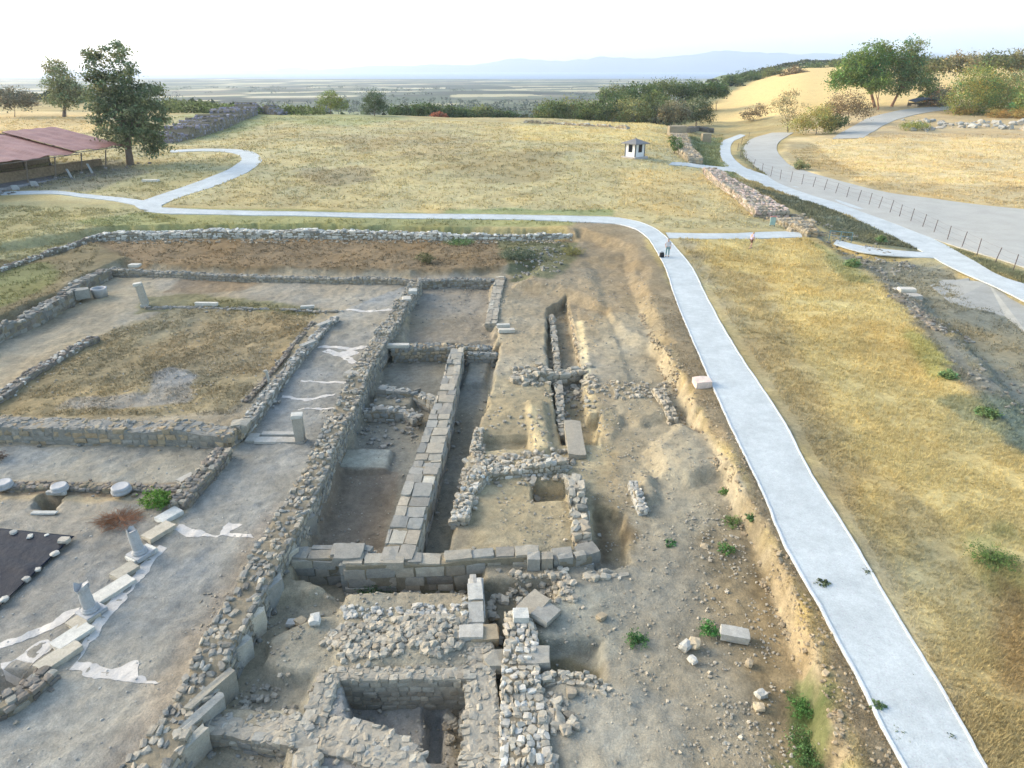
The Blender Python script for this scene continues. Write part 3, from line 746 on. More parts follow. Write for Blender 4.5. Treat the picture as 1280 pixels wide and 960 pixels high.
# courtyard side
wall('thick dark masonry wall at the left between grassy courtyard and paved court',
 [(-60,530,-.25),(0,527,-.2),(80,530,-.2),(160,533,-.2),(230,533,-.2),(292,538,-.25)],1.15,-1.15,hc=.27,ls=.5,top='mortar',rnd=.35,jit=.09,rough=.14,col=GREY*.98,alt=OCHRE*.9,altp=.35)
wall('curb wall from the gate slabs back along the left edge of the pavement',
 [(296,538,-.5),(318,515,-.6),(345,478,-.65),(372,445,-.65),(398,415,-.7),(418,396,-.75)],.62,-1.15,hc=.22,ls=.42,rnd=.35,rough=.1,col=GREY*1.02,alt=WHITE*.85,altp=.25)
wall('low mound shaped wall stub below the gate slabs left of the pavement',
 [(222,628,-.75),(240,605,-.65),(262,582,-.6),(280,562,-.65)],.85,-1.15,hc=.22,ls=.35,rnd=.5,rough=.14,col=DARKST*1.1,alt=LIME,altp=.3)
wall('low dark wall line with white stones crossing the left of the grassy courtyard',
 [(-60,525,-.75),(0,492,-.75),(40,465,-.75),(80,440,-.75),(118,422,-.8)],.75,-1.15,hc=.2,ls=.35,rnd=.45,rough=.12,col=DARKST,alt=WHITE*.85,altp=.3)
wall('tall ragged wall of big grey blocks under the grassy bank at far left',
 [(-60,440,-.1),(0,408,-.15),(45,388,-.15),(80,368,-.15),(105,350,-.2),(132,336,-.25)],.9,-1.15,hc=.36,ls=.65,rnd=.35,rough=.2,col=GREY*.98,alt=DARKST,altp=.3)
wall('back wall of the courtyard, narrow and dark, below the brown slope',
 [(138,336,-.45),(180,338,-.5),(240,341,-.55),(320,345,-.6),(400,347,-.6),(470,348,-.6),(514,350,-.6)],.6,-1.15,hc=.2,ls=.36,rnd=.4,rough=.08,col=GREY*.95,alt=LIME,altp=.35)
wall('inner row of small dark stones parallel to the pavement curb',
 [(308,500,-.95),(330,476,-.92),(350,452,-.95),(372,424,-1.0),(392,402,-1.0)],.35,-1.2,hc=.16,ls=.26,rnd=.5,rough=.06,col=DARKST*1.05,alt=LIME,altp=.3)
wall('barely raised stone edging across the back of the grassy courtyard',
 [(180,384,-1.0),(240,384,-1.0),(330,386,-1.0),(425,389,-1.0)],.35,-1.2,hc=.16,ls=.35,rnd=.5,rough=.06,col=GREY)
wall('retaining wall of dry white limestone blocks along the top of the brown slope',
 [(128,292,.25),(200,289,.25),(300,288,.25),(420,289,.25),(520,291,.2),(600,293,.1),(660,294,0),(715,293,-.1)],1.0,-.55,hc=.26,ls=.55,rnd=.35,jit=.12,rough=.16,col=WHITE*1.12,alt=GREY*1.15,altp=.3,widths=[1.0,1.3,1.4,1.3,1.2,1.0,.7,.5])
wall('line of small dark and white stones climbing down left from the white retaining wall',
 [(-60,356,.1),(0,336,.1),(45,320,.12),(90,303,.15),(128,292,.2)],.55,-.35,hc=.2,ls=.32,rnd=.5,rough=.12,col=DARKST,alt=WHITE,altp=.35)
wall('short rubble wall outcrop on the sandy ground left of the walkway scarp',
 [(820,486,-.6),(830,500,-.6),(842,522,-.7)],.6,-1.1,hc=.25,ls=.35,rnd=.5,rough=.15,col=LIME*1.12)
wall('small mortared wall face with whitish stones beside the earth ridge',
 [(790,600,-.75),(798,620,-.7),(804,636,-.8)],.4,-1.2,hc=.25,ls=.3,rnd=.45,rough=.12,col=WHITE*.85)
wall('row of three heavy rounded stones at the edge of the dark hollow',
 [(734,720,-1.0),(752,718,-1.0),(778,716,-1.1)],.5,-1.4,hc=.42,ls=.5,rnd=.5,rough=.06,col=LIME*1.08)
wall('narrow double stone channel wall leaning out from the central block wall',
 [(598,795,-.95),(597,770,-.9),(596,745,-.9),(595,728,-.95)],.55,-1.8,hc=.5,ls=.9,rnd=.15,jit=.04,rough=.03,col=WHITE*.85,top='block')
wall('paved court step of low brown rubble under the round column bases',
 [(-60,606,-.95),(0,606,-.95),(80,606,-.95),(160,608,-.95),(222,610,-.95)],.5,-1.2,hc=.15,ls=.3,rnd=.5,rough=.03,col=DARKST*1.12,alt=OCHRE*.8,altp=.4)
wall('broken dark wall corner at the lower left edge of the picture',
 [(-60,900,-.75),(0,880,-.75),(28,865,-.8),(58,842,-.85)],.7,-1.3,hc=.2,ls=.33,rnd=.45,rough=.12,col=DARKST*1.1,alt=LIME,altp=.3)
# walls on the meadow edge to the right: world positions from the terrain
def gl(pts,lift): return [(*G(a,b,lift)[:2],G(a,b,lift)[2]) for a,b in pts]
def gw(label,pts,lift,w,h,**k):
    Wp=gl(pts,lift);bz=min(gz(p[0],p[1]) for p in Wp)
    zs=[gz(p[0],p[1]) for p in Wp]
    base=lambda t:float(np.interp(t,np.linspace(0,1,len(zs)),zs))-.25
    return wall(label,None,w,base,world=Wp,**k)
gw('long broad wall of pinkish rubble along the meadow edge up to the path gap',[(967,262),(940,243),(912,226),(888,210)],1.1,3.2,1.1,hc=.35,ls=.6,rnd=.45,rough=.18,col=LIME*1.0,alt=np.array(srgb(196,176,160))*.8,altp=.4,widths=[4.2,3.2,2.6,2.0])
gw('far continuation of the broad rubble wall climbing to the rise behind the white kiosk',[(870,196),(856,184),(850,172),(846,160)],1.2,3.0,1.2,hc=.4,ls=.7,rnd=.45,rough=.25,col=OCHRE*1.05,alt=LIME,altp=.4,widths=[2.6,3.4,3.8,4])
gw('grey wall remnant beside the bushes left of the curving white path',[(857,160),(872,158),(888,161)],1.1,2.2,1.1,hc=.4,ls=.8,rnd=.4,rough=.2,col=DARKST*1.1)
gw('tumbled line of pale boulders at the far edge of the meadow before the hedge',[(655,151),(700,153),(750,156),(785,159)],.5,1.2,.5,hc=.5,ls=.9,rnd=.55,rough=.4,col=OCHRE*1.1,alt=WHITE,altp=.3,dense=.8)
gw('collapsed rubble end of the broad wall beside the branch path',[(975,268),(998,279),(1016,291)],.5,2.0,.5,hc=.3,ls=.5,rnd=.55,rough=.4,col=LIME*.98,alt=OCHRE*1.05,altp=.4,widths=[4,3.4,2.4,1.6,1.2])
gw('low broken line of dark field stones on the rough bank',[(1120,368),(1150,392),(1175,412)],.12,.8,.12,hc=.22,ls=.4,rnd=.55,rough=.1,col=DARKST*1.1,alt=GREY,altp=.2,dense=.55)
gw('grey stone heap wall on the far left of the meadow behind the tall tree',[(200,168),(235,160),(275,146),(315,134),(352,136)],1.6,5.5,1.6,hc=.5,ls=.9,rnd=.5,rough=1.3,jit=.17,col=np.array(srgb(152,148,156))*.75,alt=DARKST*.8,altp=.3,name='stone_heap',cat='stone heap',widths=[5,7,7,6,3])
# upright slabs set in the block wall
# ------------------------------------------------------------ single stones, slabs and columns
def block(label,px,py,z,d,rz=0,col=LIME,name='stone_block',cat='stone block',rnd=.12,jit=.04,tl=(0,0),group=None,lift=None,n=1):
    """a cut or field stone resting with its underside at level z; px,py is the middle of its top"""
    x,y,_=P(px,py,z+d[2])
    s=Stones();s.add((0,0,0),d,0,tl,rnd,jit,col)
    V,Q,C=s.arrays();o=link(name,np_mesh(name,V,Q,M['stone'],C));o.location=(x,y,z+d[2]/2);o.rotation_euler=(0,0,rz)
    return tag(o,label,cat,group)
A=math.radians
block('squared pinkish stone block alone on brown soil left of the white walkway',878,474,-.25,(.95,.8,.6),.1,np.array(srgb(214,194,176))*.9)
block('white rectangular stone lying in the weeds at lower right of the dig',919,789,-1.1,(.95,.5,.3),-.25,WHITE)
block('tilted flat slab behind the rubble wall, the left of a leaning pair',667,752,-1.0,(.75,1.05,.3),-.7,LIME*1.15,name='stone_slab',cat='stone slab',tl=(.1,.1))
block('tilted flat slab behind the rubble wall, the right of a leaning pair',682,764,-1.0,(.7,.95,.25),-.65,GREY*1.25,name='stone_slab',cat='stone slab',tl=(.08,-.1))
block('square grey block built into the side of the rubble wall, sticking out right',669,817,-1.35,(.95,.75,.55),0,GREY*1.25)
block('cube shaped white block on the near end of the rubble wall beside the leaning slabs',651,766,-.95,(.55,.5,.4),.05,WHITE*.95)
block('upright sawn slab set in the block wall, left of two',667,694,-2.0,(.5,.45,1.45),.02,GREY*1.1,name='stone_slab',cat='stone slab',rnd=.05,jit=.02)
block('upright sawn slab set in the block wall, right of two',684,694,-2.0,(.45,.45,1.42),-.02,LIME*.9,name='stone_slab',cat='stone slab',rnd=.05,jit=.02)
block('long pale monolith lying on end across the trench, rough and tapered',718,545,-1.5,(.9,3.6,.75),.0,LIME*1.5,rnd=.2,jit=.045)
block('large flat block capping the corner of the cross wall beside the long wall',436,688,-1.0,(1.15,.9,.42),.03,GREY*1.1)
block('smooth rectangular slab at the left end of the broken mortar wall top',248,900,-1.35,(.75,.55,.35),-.05,GREY*1.15,name='stone_slab',cat='stone slab')
block('pair like cracked pale block on the near end of the straight mortared wall',606,790,-1.3,(.95,.7,.4),.1,OCHRE*1.1)
block('rounded boulder wedged between the mortared wall and the rubble wall',622,820,-1.6,(1.0,.75,.7),.3,LIME*1.15,rnd=.5,jit=.08)
block('big bleached block on top of the long wall beside the forked white streak',446,462,-.85,(.95,1.5,.42),-.4,WHITE*.85)
block('narrow white slab on the partition behind the sunken rooms',498,430,-1.0,(1.5,.45,.25),.02,WHITE*.9,name='stone_slab',cat='stone slab')
block('upper of three stacked white blocks beside the wall stub of the back room',629,405,-.95,(1.0,.38,.25),.1,WHITE*.95,group='white blocks by the back room')
block('lower right of the white blocks beside the wall stub of the back room',633,411,-1.1,(1.2,.4,.25),.05,WHITE*.9,group='white blocks by the back room')
block('nearly buried front stone of the white blocks beside the wall stub',626,409,-1.1,(.4,.4,.2),.4,WHITE*.8,group='white blocks by the back room')
block('white cut stone propped on the head of the long wall, the nearer of two',508,372,-.55,(.7,.9,.3),.2,WHITE*.9)
block('white cut stone propped on the head of the long wall, the farther of two',516,362,-.55,(.7,.8,.3),.1,WHITE*.85)
block('long white marble piece lying on the stone edging at the back of the courtyard',258,378,-1.05,(1.9,.35,.25),-.05,WHITE*.95,name='marble_fragment',cat='marble fragment')
block('short white marble piece on the strip beside the pavement head',384,382,-1.05,(1.1,.4,.2),.15,WHITE*.95,name='marble_fragment',cat='marble fragment')
block('flat white capstone on the wall corner above the leaning column',168,330,-.4,(1.0,.7,.25),0,WHITE*.9)
block('large weathered corner boulder where courtyard wall meets the gate slabs',300,527,-.75,(1.0,.8,.6),.2,LIME*1.1,rnd=.45,jit=.08)
block('pale block bedded in the big wall at far left, left of the round drum',44,388,-1.0,(1.4,.8,.8),.5,GREY*1.1)
block('pale block bedded in the big wall at far left, right beside the round drum',101,361,-.9,(1.1,.8,.8),.6,GREY*1.15)
block('topmost of the squared stones in the small pile on the rough bank',1134,360,-.45,(1.3,.8,.35),-.1,WHITE*.95,group='pale blocks piled on the bank')
block('lowest and right hand of the squared stones piled on the rough bank',1141,368,-.85,(1.3,1.0,.5),.1,WHITE*.85,group='pale blocks piled on the bank')
block('thin left hand piece of the squared stones piled on the rough bank',1124,360,-.6,(1.1,.5,.2),.2,WHITE*.8,group='pale blocks piled on the bank')
block('bright yellowish boulder topping the far end of the broad meadow wall',845,156,0,(1,1,1),0,OCHRE)
o=COL.objects[-1];p=atD(845,172);o.location=(p[0],p[1],p[2]+1.3);o.scale=(4.0,3.2,2.6)
block('small upright yellowish block standing at the far right end of the meadow walls',882,152,0,(1,1,1),0,OCHRE);o=COL.objects[-1];p=atD(882,176);o.location=(p[0],p[1],p[2]+.9);o.scale=(2.2,1.6,2.4)
block('long pale stone lying in the short grass inside the loop of the path',188,226,0,(1,1,1),0,WHITE);o=COL.objects[-1];p=G(188,227);o.location=(p[0],p[1],p[2]+.12);o.scale=(2.3,.6,.35)
for i,(a,b,s,t) in enumerate([(1000,846,.28,'biggest pale loose stone among the pebbles right of the weeds'),(858,803,.34,'round tan stone, left of a pair beside the green weed'),(869,800,.36,'round white stone, right of a pair beside the green weed'),(866,822,.26,'single tan stone just below the pair beside the green weed'),(881,681,.3,'round tan stone by the green weeds along the scarp foot'),(952,864,.3,'upright white stone low on the scarp foot near the bottom'),(937,826,.25,'flat white stone between the white rectangle and the scarp'),(393,771,.4,'pale boulder, rightmost in the short row on the low ground'),(376,774,.36,'pale boulder, middle of the short row on the low ground'),(364,776,.34,'dark boulder, left in the short row on the low ground'),(752,768,.3,'lone white stone on the grey patch right of the leaning slabs')]):
    if i==0:a,b=950,861+20
    block(t,a,b,gnd(*P(a,b,-1.05)[:2])-.05,(s*1.2,s,s*.8),i*.7,WHITE*.9 if i%2 else OCHRE*1.1,name='loose_stone',cat='loose stone',rnd=.6,jit=.09)
# stylobate: marble slabs edging the pavement
for i,(a,b,l,t) in enumerate([(73,818,1.3,'pale marble edging slab, nearest of the row under the columns'),(90,793,1.2,'marble edging slab second from the near end, cracked'),(104,772,.9,'marble edging slab holding the front column base'),(140,735,1.5,'widest marble edging slab, between the two broken columns'),(155,712,.9,'marble edging slab just in front of the rear broken column'),(176,690,1.0,'marble edging slab carrying the rear broken column'),(198,662,1.2,'marble edging slab right behind the rear broken column'),(211,642,1.0,'last marble edging slab, beside the green bush')]):
    block(t,a,b,-1.15,(.62,l,.22),-.52,WHITE*1.05 if i%2 else LIME*1.3,name='marble_slab',cat='marble slab',rnd=.06,jit=.03,group='marble slabs edging the pavement')
for i,(a,b,w,d,t) in enumerate([(353,541,2.2,.35,'long back sill of the marble gate threshold'),(335,549,1.3,.55,'left paving slab of the marble gate threshold'),(358,549,1.0,.55,'right paving slab of the marble gate threshold'),(316,546,.6,.8,'narrow slab at the left end of the marble gate threshold')]):
    block(t,a,b,-1.12,(w,d,.14),0,WHITE*.85,name='threshold_slab',cat='threshold slab',rnd=.04,jit=.02,group='slabs of the gate threshold')
for i,(a,b,l,t) in enumerate([(232,596,.8,'thin white slab on the kerb below the mound shaped stub'),(268,573,.9,'thin white slab on the kerb above the mound shaped stub'),(405,403,1.2,'white slab topping the far end of the pavement curb wall'),(385,428,1.3,'white slab midway along the pavement curb wall')]):
    block(t,a,b,-1.1+(0.35 if i>1 else .0),(.4,l,.18),-.55,WHITE*.8,name='marble_slab',cat='marble slab',rnd=.08,jit=.03)
# facing slabs of the long wall
for i,(a,b) in enumerate([(224,935),(243,895),(262,858),(282,818),(303,778),(326,738),(349,698),(372,655)]):
    block(['facing slab of the long wall, nearest the bottom edge','facing slab of the long wall, second from the bottom edge','facing slab of the long wall beside the low room corner','smooth facing slab of the long wall left of the low ground','facing slab of the long wall near the short row of boulders','cracked facing slab of the long wall before the block corner','facing slab of the long wall at the block corner','facing slab of the long wall beyond the block corner'][i],a,b,-1.65,(.26,1.9 if i%2 else 1.7,1.02+.06*(i%3)),-.5,(GREY if i%2 else LIME)*1.35,name='facing_slab',cat='facing slab',rnd=.1,jit=.04,group='facing slabs of the long wall',tl=(.08,0))
# columns
marble=surf('marble',col=tuple(np.array(srgb(196,196,190))*.62),scales=((.06,.1),(.3,.12)),bump=.3,bscale=.08,rough=.7)
def column(label,px,py,z,r,h,lean=(0,0),basew=.95,cap=False):
    x,y,_=P(px,py,z);e=empty('broken_column',(x,y,z));tag(e,label,'column')
    m=MB();m.box((0,0,.08),(basew,basew,.16),-.5);m.build('plinth',marble,e,bevel=.02)
    m=MB();m.lathe([(r*1.35,.16),(r*1.4,.2),(r*1.3,.24),(r*1.12,.26),(r*1.22,.3),(r*1.05,.33)],n=24);m.build('column_base',marble,e,True)
    m=MB();pr=[(r*1.0,.33)]+[(r*(1-.1*k/5)*random.uniform(.96,1.03),.33+(h-.33)*k/5) for k in range(1,6)]
    if cap:pr+=[(r*1.12,h+.03),(r*1.2,h+.07),(r*1.15,h+.1)]
    else:pr+=[(r*.86,h+.03)]
    m.lathe(pr,n=18,lean=lean,wob=.02)
    nv=len(m.v)
    for i in range(nv-18,nv):
        x_,y_,z_=m.v[i];m.v[i]=(x_,y_,z_+.12*math.sin(i*.9+px)+.06*math.cos(i*2.3))
    m.build('shaft',marble,e,False)
column('broken white column on the marble edging with a flared jagged top, the nearer one',115,766,-1.05,.21,1.1,(-.05,0),.75,True)
column('broken white column stump leaning a little left on the marble edging, the farther one',176,694,-1.05,.21,1.15,(-.12,.05),.75)
def pillar(label,px,py,z,d,rz,name='stone_pillar',cat='stone pillar',tl=(0,0)):
    x,y,_=P(px,py,z);o=block(label,px,py,z,(1,1,1),rz,WHITE*.9,name,cat)
    bpy.data.objects.remove(o);s=Stones();s.add((0,0,d[2]*.55),(d[0],d[1],d[2]*.9),0,tl,.08,.035,WHITE*.88);s.add((0,0,d[2]*.05),(d[0]*1.1,d[1]*1.1,d[2]*.12),0,(0,0),.08,.02,WHITE*.8)
    s.add((d[2]*.5*math.sin(tl[0])*1.8,0,d[2]*.98),(d[0]*1.25,d[1]*1.1,d[2]*.12),.1,tl,.15,.05,WHITE*.9)
    V,Q,C=s.arrays();o=link(name,np_mesh(name,V,Q,M['stone'],C));o.location=(x,y,z);o.rotation_euler=(0,0,rz);return tag(o,label,cat)
pillar('square white marble pillar standing at the right end of the gate threshold',376,553,-1.1,(.48,.42,1.6),.1)
pillar('tall white broken shaft leaning left, alone at the back corner of the courtyard',181,383,-1.1,(.5,.45,1.9),.2,'column_shaft','column',(-.10,0))
pillar('thin white marker post standing in the trench beside the pavement curb',337,484,-1.15,(.13,.13,1.1),.1,'marker_post','post',(-.08,0))
def drum(label,px,py,z,r,h,name='round_plinth',cat='column base',hollow=False,group=None):
    x,y,_=P(px,py,z+h);m=MB()
    pr=[(r*1.0,0),(r*1.03,h*.35),(r*.9,h*.45),(r*.97,h*.6),(r*.92,h*.9),(r*.8,h)]
    if hollow:pr=[(r*.9,0),(r,h*.8),(r*1.05,h),(r*.82,h*1.0),(r*.78,h*.4)]
    else:pr+=[(r*.74,h*.97),(r*.3,h*.98)]
    m.lathe(pr,n=28,wob=.012);o=m.build(name,marble,None,True);o.location=(x,y,z);return tag(o,label,cat,group)
drum('round white column base on the brown step, cut off by the left edge',3,602,-1.0,.38,.3,group='round column bases on the step')
drum('round white column base on the brown step, directly behind the small square pit',73,606,-1.0,.37,.28,group='round column bases on the step')
drum('round white column base on the brown step, right one near the dry bush',150,607,-1.0,.42,.34,group='round column bases on the step')
drum('grey hollow stone drum like a well head standing against the big wall at far left',123,360,-1.1,.6,.75,'well_head','well head',True)
# rim of the square pit
block('worn white kerb stone on the near side of the small square pit',55,640,-1.12,(1.1,.22,.08),0,WHITE*.85,name='kerb_stone',cat='kerb stone')
block('worn white kerb stone leaning on the far side of the small square pit',70,614,-1.12,(.9,.2,.16),-.05,WHITE*.8,name='kerb_stone',cat='kerb stone')
# tarpaulin held down with stones
tarpm=surf('black_tarp',col=(.005,.010,.018),scales=((.9,.15),),bump=.12,bscale=.9,rough=.5,spec=.1)
def tarp():
    c=[P(-70,655,-1.05),P(94,672,-1.05),(P(3,757,-1.05)),P(-120,850,-1.05)]
    n=46;V=[]
    for j in range(n):
        for i in range(n):
            u,v=i/(n-1),j/(n-1)
            p=[(c[0][k]*(1-u)+c[1][k]*u)*(1-v)+(c[3][k]*(1-u)+c[2][k]*u)*v for k in range(2)]
            e=min(u,1-u,v,1-v)
            V.append((p[0],p[1],-.98+.05*float(fbm([p[0]*.4+p[1]],[p[1]],.9,5,3)[0])*min(1,e*10)+.02))
    i=(np.arange(n-1)[:,None]*n+np.arange(n-1)[None]).ravel();Q=np.stack([i,i+n,i+n+1,i+1],1)[:, ::1]
    o=link('tarpaulin',np_mesh('tarpaulin',V,Q,tarpm,None,True));so=o.modifiers.new('thick','SOLIDIFY');so.thickness=.012
    tag(o,'black plastic tarpaulin spread on the court at the left edge, weighted with stones','tarpaulin')
tarp()
for i,(a,b,s) in enumerate([(79,673,.36),(68,690,.26),(47,710,.2),(32,722,.24),(4,747,.26),(37,669,.22),(16,664,.24),(58,668,.16)]):
    block(['largest white stone, on the right corner of the black tarpaulin','white stone on the tarpaulin edge just below its right corner','small stone midway on the diagonal edge of the black tarpaulin','pale stone low on the diagonal edge of the black tarpaulin','white stone on the tarpaulin edge at the picture border','pale stone on the far edge of the tarpaulin','white stone farthest left on the far edge of the tarpaulin','tiny stone on the far edge near the tarpaulin corner'][i],a,b,-1.02,(s*1.2,s,s*.6),i,WHITE*.9,name='weight_stone',cat='stone',rnd=.6,jit=.08,group='stones weighting the tarpaulin')
# white plaster repairs and streaks on the pavement
plast=surf('white_plaster',col=tuple(np.array(srgb(204,198,184))*.78),scales=((.06,.12),(.3,.15)),bump=.4,bscale=.06,rough=.9)
def patch(label,pts,z=-1.1,th=.015,wob=.07,name='mortar_patch'):
    W=[P(a,b,z)[:2] for a,b in pts];W2=[]
    for i in range(len(W)):
        p,q=W[i],W[(i+1)%len(W)];n=max(1,int(math.dist(p,q)/.09))
        for k in range(n):
            t=k/n;W2.append((p[0]+(q[0]-p[0])*t,p[1]+(q[1]-p[1])*t))
    W2=np.array(W2);W2=[tuple(q) for q in np.stack([W2[:,0]+fbm(W2[:,0],W2[:,1],.4,3,3)*wob*1.6,W2[:,1]+fbm(W2[:,0],W2[:,1],.4,4,3)*wob*1.6],1)]
    zs=[gz_ for gz_ in ground_z(np.array([w[0] for w in W2]),np.array([w[1] for w in W2]))]
    import bmesh
    bm=bmesh.new();top=[bm.verts.new((x,y,h+th)) for (x,y),h in zip(W2,zs)];bot=[bm.verts.new((x,y,h-.05)) for (x,y),h in zip(W2,zs)]
    n=len(top);f=bm.faces.new(top);
    for i in range(n):bm.faces.new((top[i],bot[i],bot[(i+1)%n],top[(i+1)%n]))
    bmesh.ops.recalc_face_normals(bm,faces=bm.faces)
    bmesh.ops.triangulate(bm,faces=[f])
    # follow the relief inside
    me=bpy.data.meshes.new(name);bm.to_mesh(me);bm.free();me.materials.append(plast)
    return tag(link(name,me),label,'mortar patch')
for l,p in [
 ('white mortar smear with torn points across the middle of the pavement',[(215,663),(245,672),(285,668),(318,674),(312,668),(288,663),(302,655),(285,651),(276,658),(272,667),(240,660),(222,655)]),
 ('broad white mortar smear crossing the pavement near the bottom left',[(88,836),(120,848),(165,852),(202,851),(176,843),(172,826),(158,829),(140,834),(115,828),(98,826)]),
 ('thin bow shaped white mortar line on the court left of the front column',[(0,812),(30,801),(65,788),(100,765),(103,760),(92,762),(60,781),(28,795),(0,804)]),
 ('spread white mortar left of the edging slabs at the lower left',[(0,842),(35,836),(52,824),(68,806),(62,800),(40,808),(22,822),(0,830)]),
 ('narrow white mortar strip along the pavement side of the marble edging',[(98,826),(128,786),(165,738),(208,682),(200,680),(176,704),(170,716),(144,742),(120,778),(104,808)]),
 ('forked white mortar streak near the big bleached block',[(404,440),(425,446),(440,455),(446,452),(438,445),(450,440),(436,437),(426,441),(410,437)]),
 ('thin white line right across the pavement above the forked streak',[(398,434),(440,438),(474,432),(474,430),(440,434.5),(398,431.5)]),
 ('thin white line across the pavement nearest its far end',[(434,389),(470,391),(497,388),(497,386.5),(470,388.8),(434,387)]),
 ('thin white line across the pavement above the gate threshold, the farther one',[(352,496),(380,500),(418,495),(418,493),(380,497.5),(352,493.5)]),
 ('thin white line across the pavement above the gate threshold, the nearer one',[(372,512),(418,511),(418,509.3),(372,510.2)]),
 ('faint white line crossing the pavement between the streaks',[(376,478),(436,480),(436,478),(376,476.3)]),
 ]: patch(l,p)
# concrete pads beside the lower path
conc=surf('old_concrete',col=tuple(np.array(srgb(182,182,170))*.6),scales=((.1,.06),(1,.12)),bump=.2,bscale=.1,rough=.9)
for l,pts in [('flat grey concrete slab beside the lower path, left of two',[(1176,349),(1212,345),(1216,358),(1182,356)]),('flat grey concrete slab beside the lower path, right of two',[(1196,364),(1238,362),(1246,372),(1202,371)]),('wide worn concrete apron joining the lower path at the right edge',[(1164,352),(1180,345),(1205,344),(1235,352),(1290,380),(1290,405),(1260,384),(1220,376),(1190,370)])]:
    W=GL(*pts);m=MB();n=len(W);t=.10 if 'slab' in l else .04
    zz=max(gnd(*w) for w in W)+ (t if 'slab' in l else .02)
    zz=[gnd(*w)+t for w in W]
    m.add([(x,y,z) for (x,y),z in zip(W,zz)]+[(x,y,z-.4) for (x,y),z in zip(W,zz)],[tuple(range(n))]+[(i,i+n,(i+1)%n+n,(i+1)%n) for i in range(n)])
    tag(m.build('concrete_slab',conc),l,'concrete slab')
# ------------------------------------------------------------ rubble and gravel nobody could count
def scatter(name,poly,z,n,smin,smax,col,alt=None,cov=.0,flat=.75):
    W=[P(a,b,z)[:2] for a,b in poly] if z is not None else GL(*poly)
    xs=[p[0] for p in W];ys=[p[1] for p in W]
    X=RNG.uniform(min(xs),max(xs),n*4);Y=RNG.uniform(min(ys),max(ys),n*4)
    d=sdist(X,Y,W);k=np.where(d+fbm(X,Y,.8,5,2)*.3>0)[0]
    w=fbm(X[k],Y[k],1.1,17,3);k=k[w>-.25+RNG.uniform(-.5,.5,len(k))][:n]
    Z=ground_z(X[k],Y[k])
    return [(X[i],Y[i],z_,RNG.uniform(smin,smax)*RNG.uniform(.5,1)) for i,z_ in zip(k,Z)]
def rub(name,items):
    s=Stones()
    for (pts,col) in items:
        for x,y,z,r in pts:
            s.add((x,y,z+r*.18),(r*random.uniform(.9,1.5),r,r*.75),random.uniform(0,3.1),(random.gauss(0,.2),random.gauss(0,.2)),.5,.13,col*random.uniform(.8,1.1))
    o=s.build(name,M['stone']);tag(o,kind='stuff');return o
rub('rubble',[
 (scatter('',[(425,775),(590,768),(590,805),(560,822),(430,822),(400,795)],-.95,800,.06,.3,0),LIME*1.15),
 (scatter('',[(420,752),(592,758),(590,775),(430,775)],-1.0,160,.08,.25,0),WHITE*.9),
 (scatter('',[(430,735),(592,740),(592,752),(450,750)],-2.1,60,.1,.3,0),LIME*.9),
 (scatter('',[(640,715),(710,712),(718,745),(690,755),(620,735)],-1.1,200,.1,.3,0),LIME*1.2),
 (scatter('',[(612,740),(640,745),(640,790),(612,790)],-1.6,40,.15,.4,0),LIME*1.05),
 (scatter('',[(638,860),(720,860),(716,920),(700,1000),(640,1000)],-1.1,260,.1,.38,0),LIME*1.2),
 (scatter('',[(555,900),(592,890),(592,960),(560,960)],-2.25,36,.15,.45,0),LIME*1.0),
 (scatter('',[(640,456),(735,456),(738,480),(640,482)],-1.05,120,.15,.5,0),LIME*1.15),
 (scatter('',[(575,575),(720,565),(716,600),(600,606),(578,650),(565,650)],-1.1,300,.1,.36,0),LIME*1.2),
 (scatter('',[(690,480),(745,480),(750,520),(690,520)],-1.5,90,.15,.4,0),LIME*1.05),
 (scatter('',[(745,480),(850,478),(850,505),(760,500)],-.9,140,.08,.3,0),LIME*1.1),
 (scatter('',[(300,850),(420,850),(400,900),(280,900)],-1.6,60,.06,.25,0),LIME*1.1),
 (scatter('',[(150,960),(205,880),(290,740),(330,690),(350,700),(260,860),(215,960)],-.5,400,.05,.2,0),WHITE*.85),
 (scatter('',[(600,480),(700,470),(700,560),(600,560)],-1.1,80,.08,.25,0),LIME*1.1),
 (scatter('',[(480,495),(530,495),(520,560),(440,560)],-2.0,90,.1,.3,0),GREY*1.1),
 (scatter('',[(430,350),(620,352),(612,420),(440,420)],-1.2,60,.08,.22,0),GREY*1.1),
 (scatter('',[(640,310),(710,310),(700,345),(640,345)],-.6,160,.1,.35,0),GREY*1.1),
 (scatter('',[(1000,272),(1060,288),(1150,330),(1110,345),(1050,312)],None,300,.1,.4,0),GREY*1.0),
 (scatter('',[(1090,330),(1290,460),(1320,560),(1200,470),(1100,360)],None,200,.08,.3,0),GREY*.95),
 (scatter('',[(960,262),(1010,270),(1030,296),(985,290)],None,140,.2,.7,0),OCHRE*1.15),
 (scatter('',[(1130,150),(1180,152),(1205,160),(1150,166),(1125,160)],None,60,.5,1.8,0),WHITE*.8),
 (scatter('',[(1195,152),(1290,154),(1290,163),(1200,160)],None,40,.6,2.4,0),WHITE*.8),
 (scatter('',[(140,296),(700,296),(700,304),(140,304)],-.4,500,.1,.35,0),LIME*1.05),
])
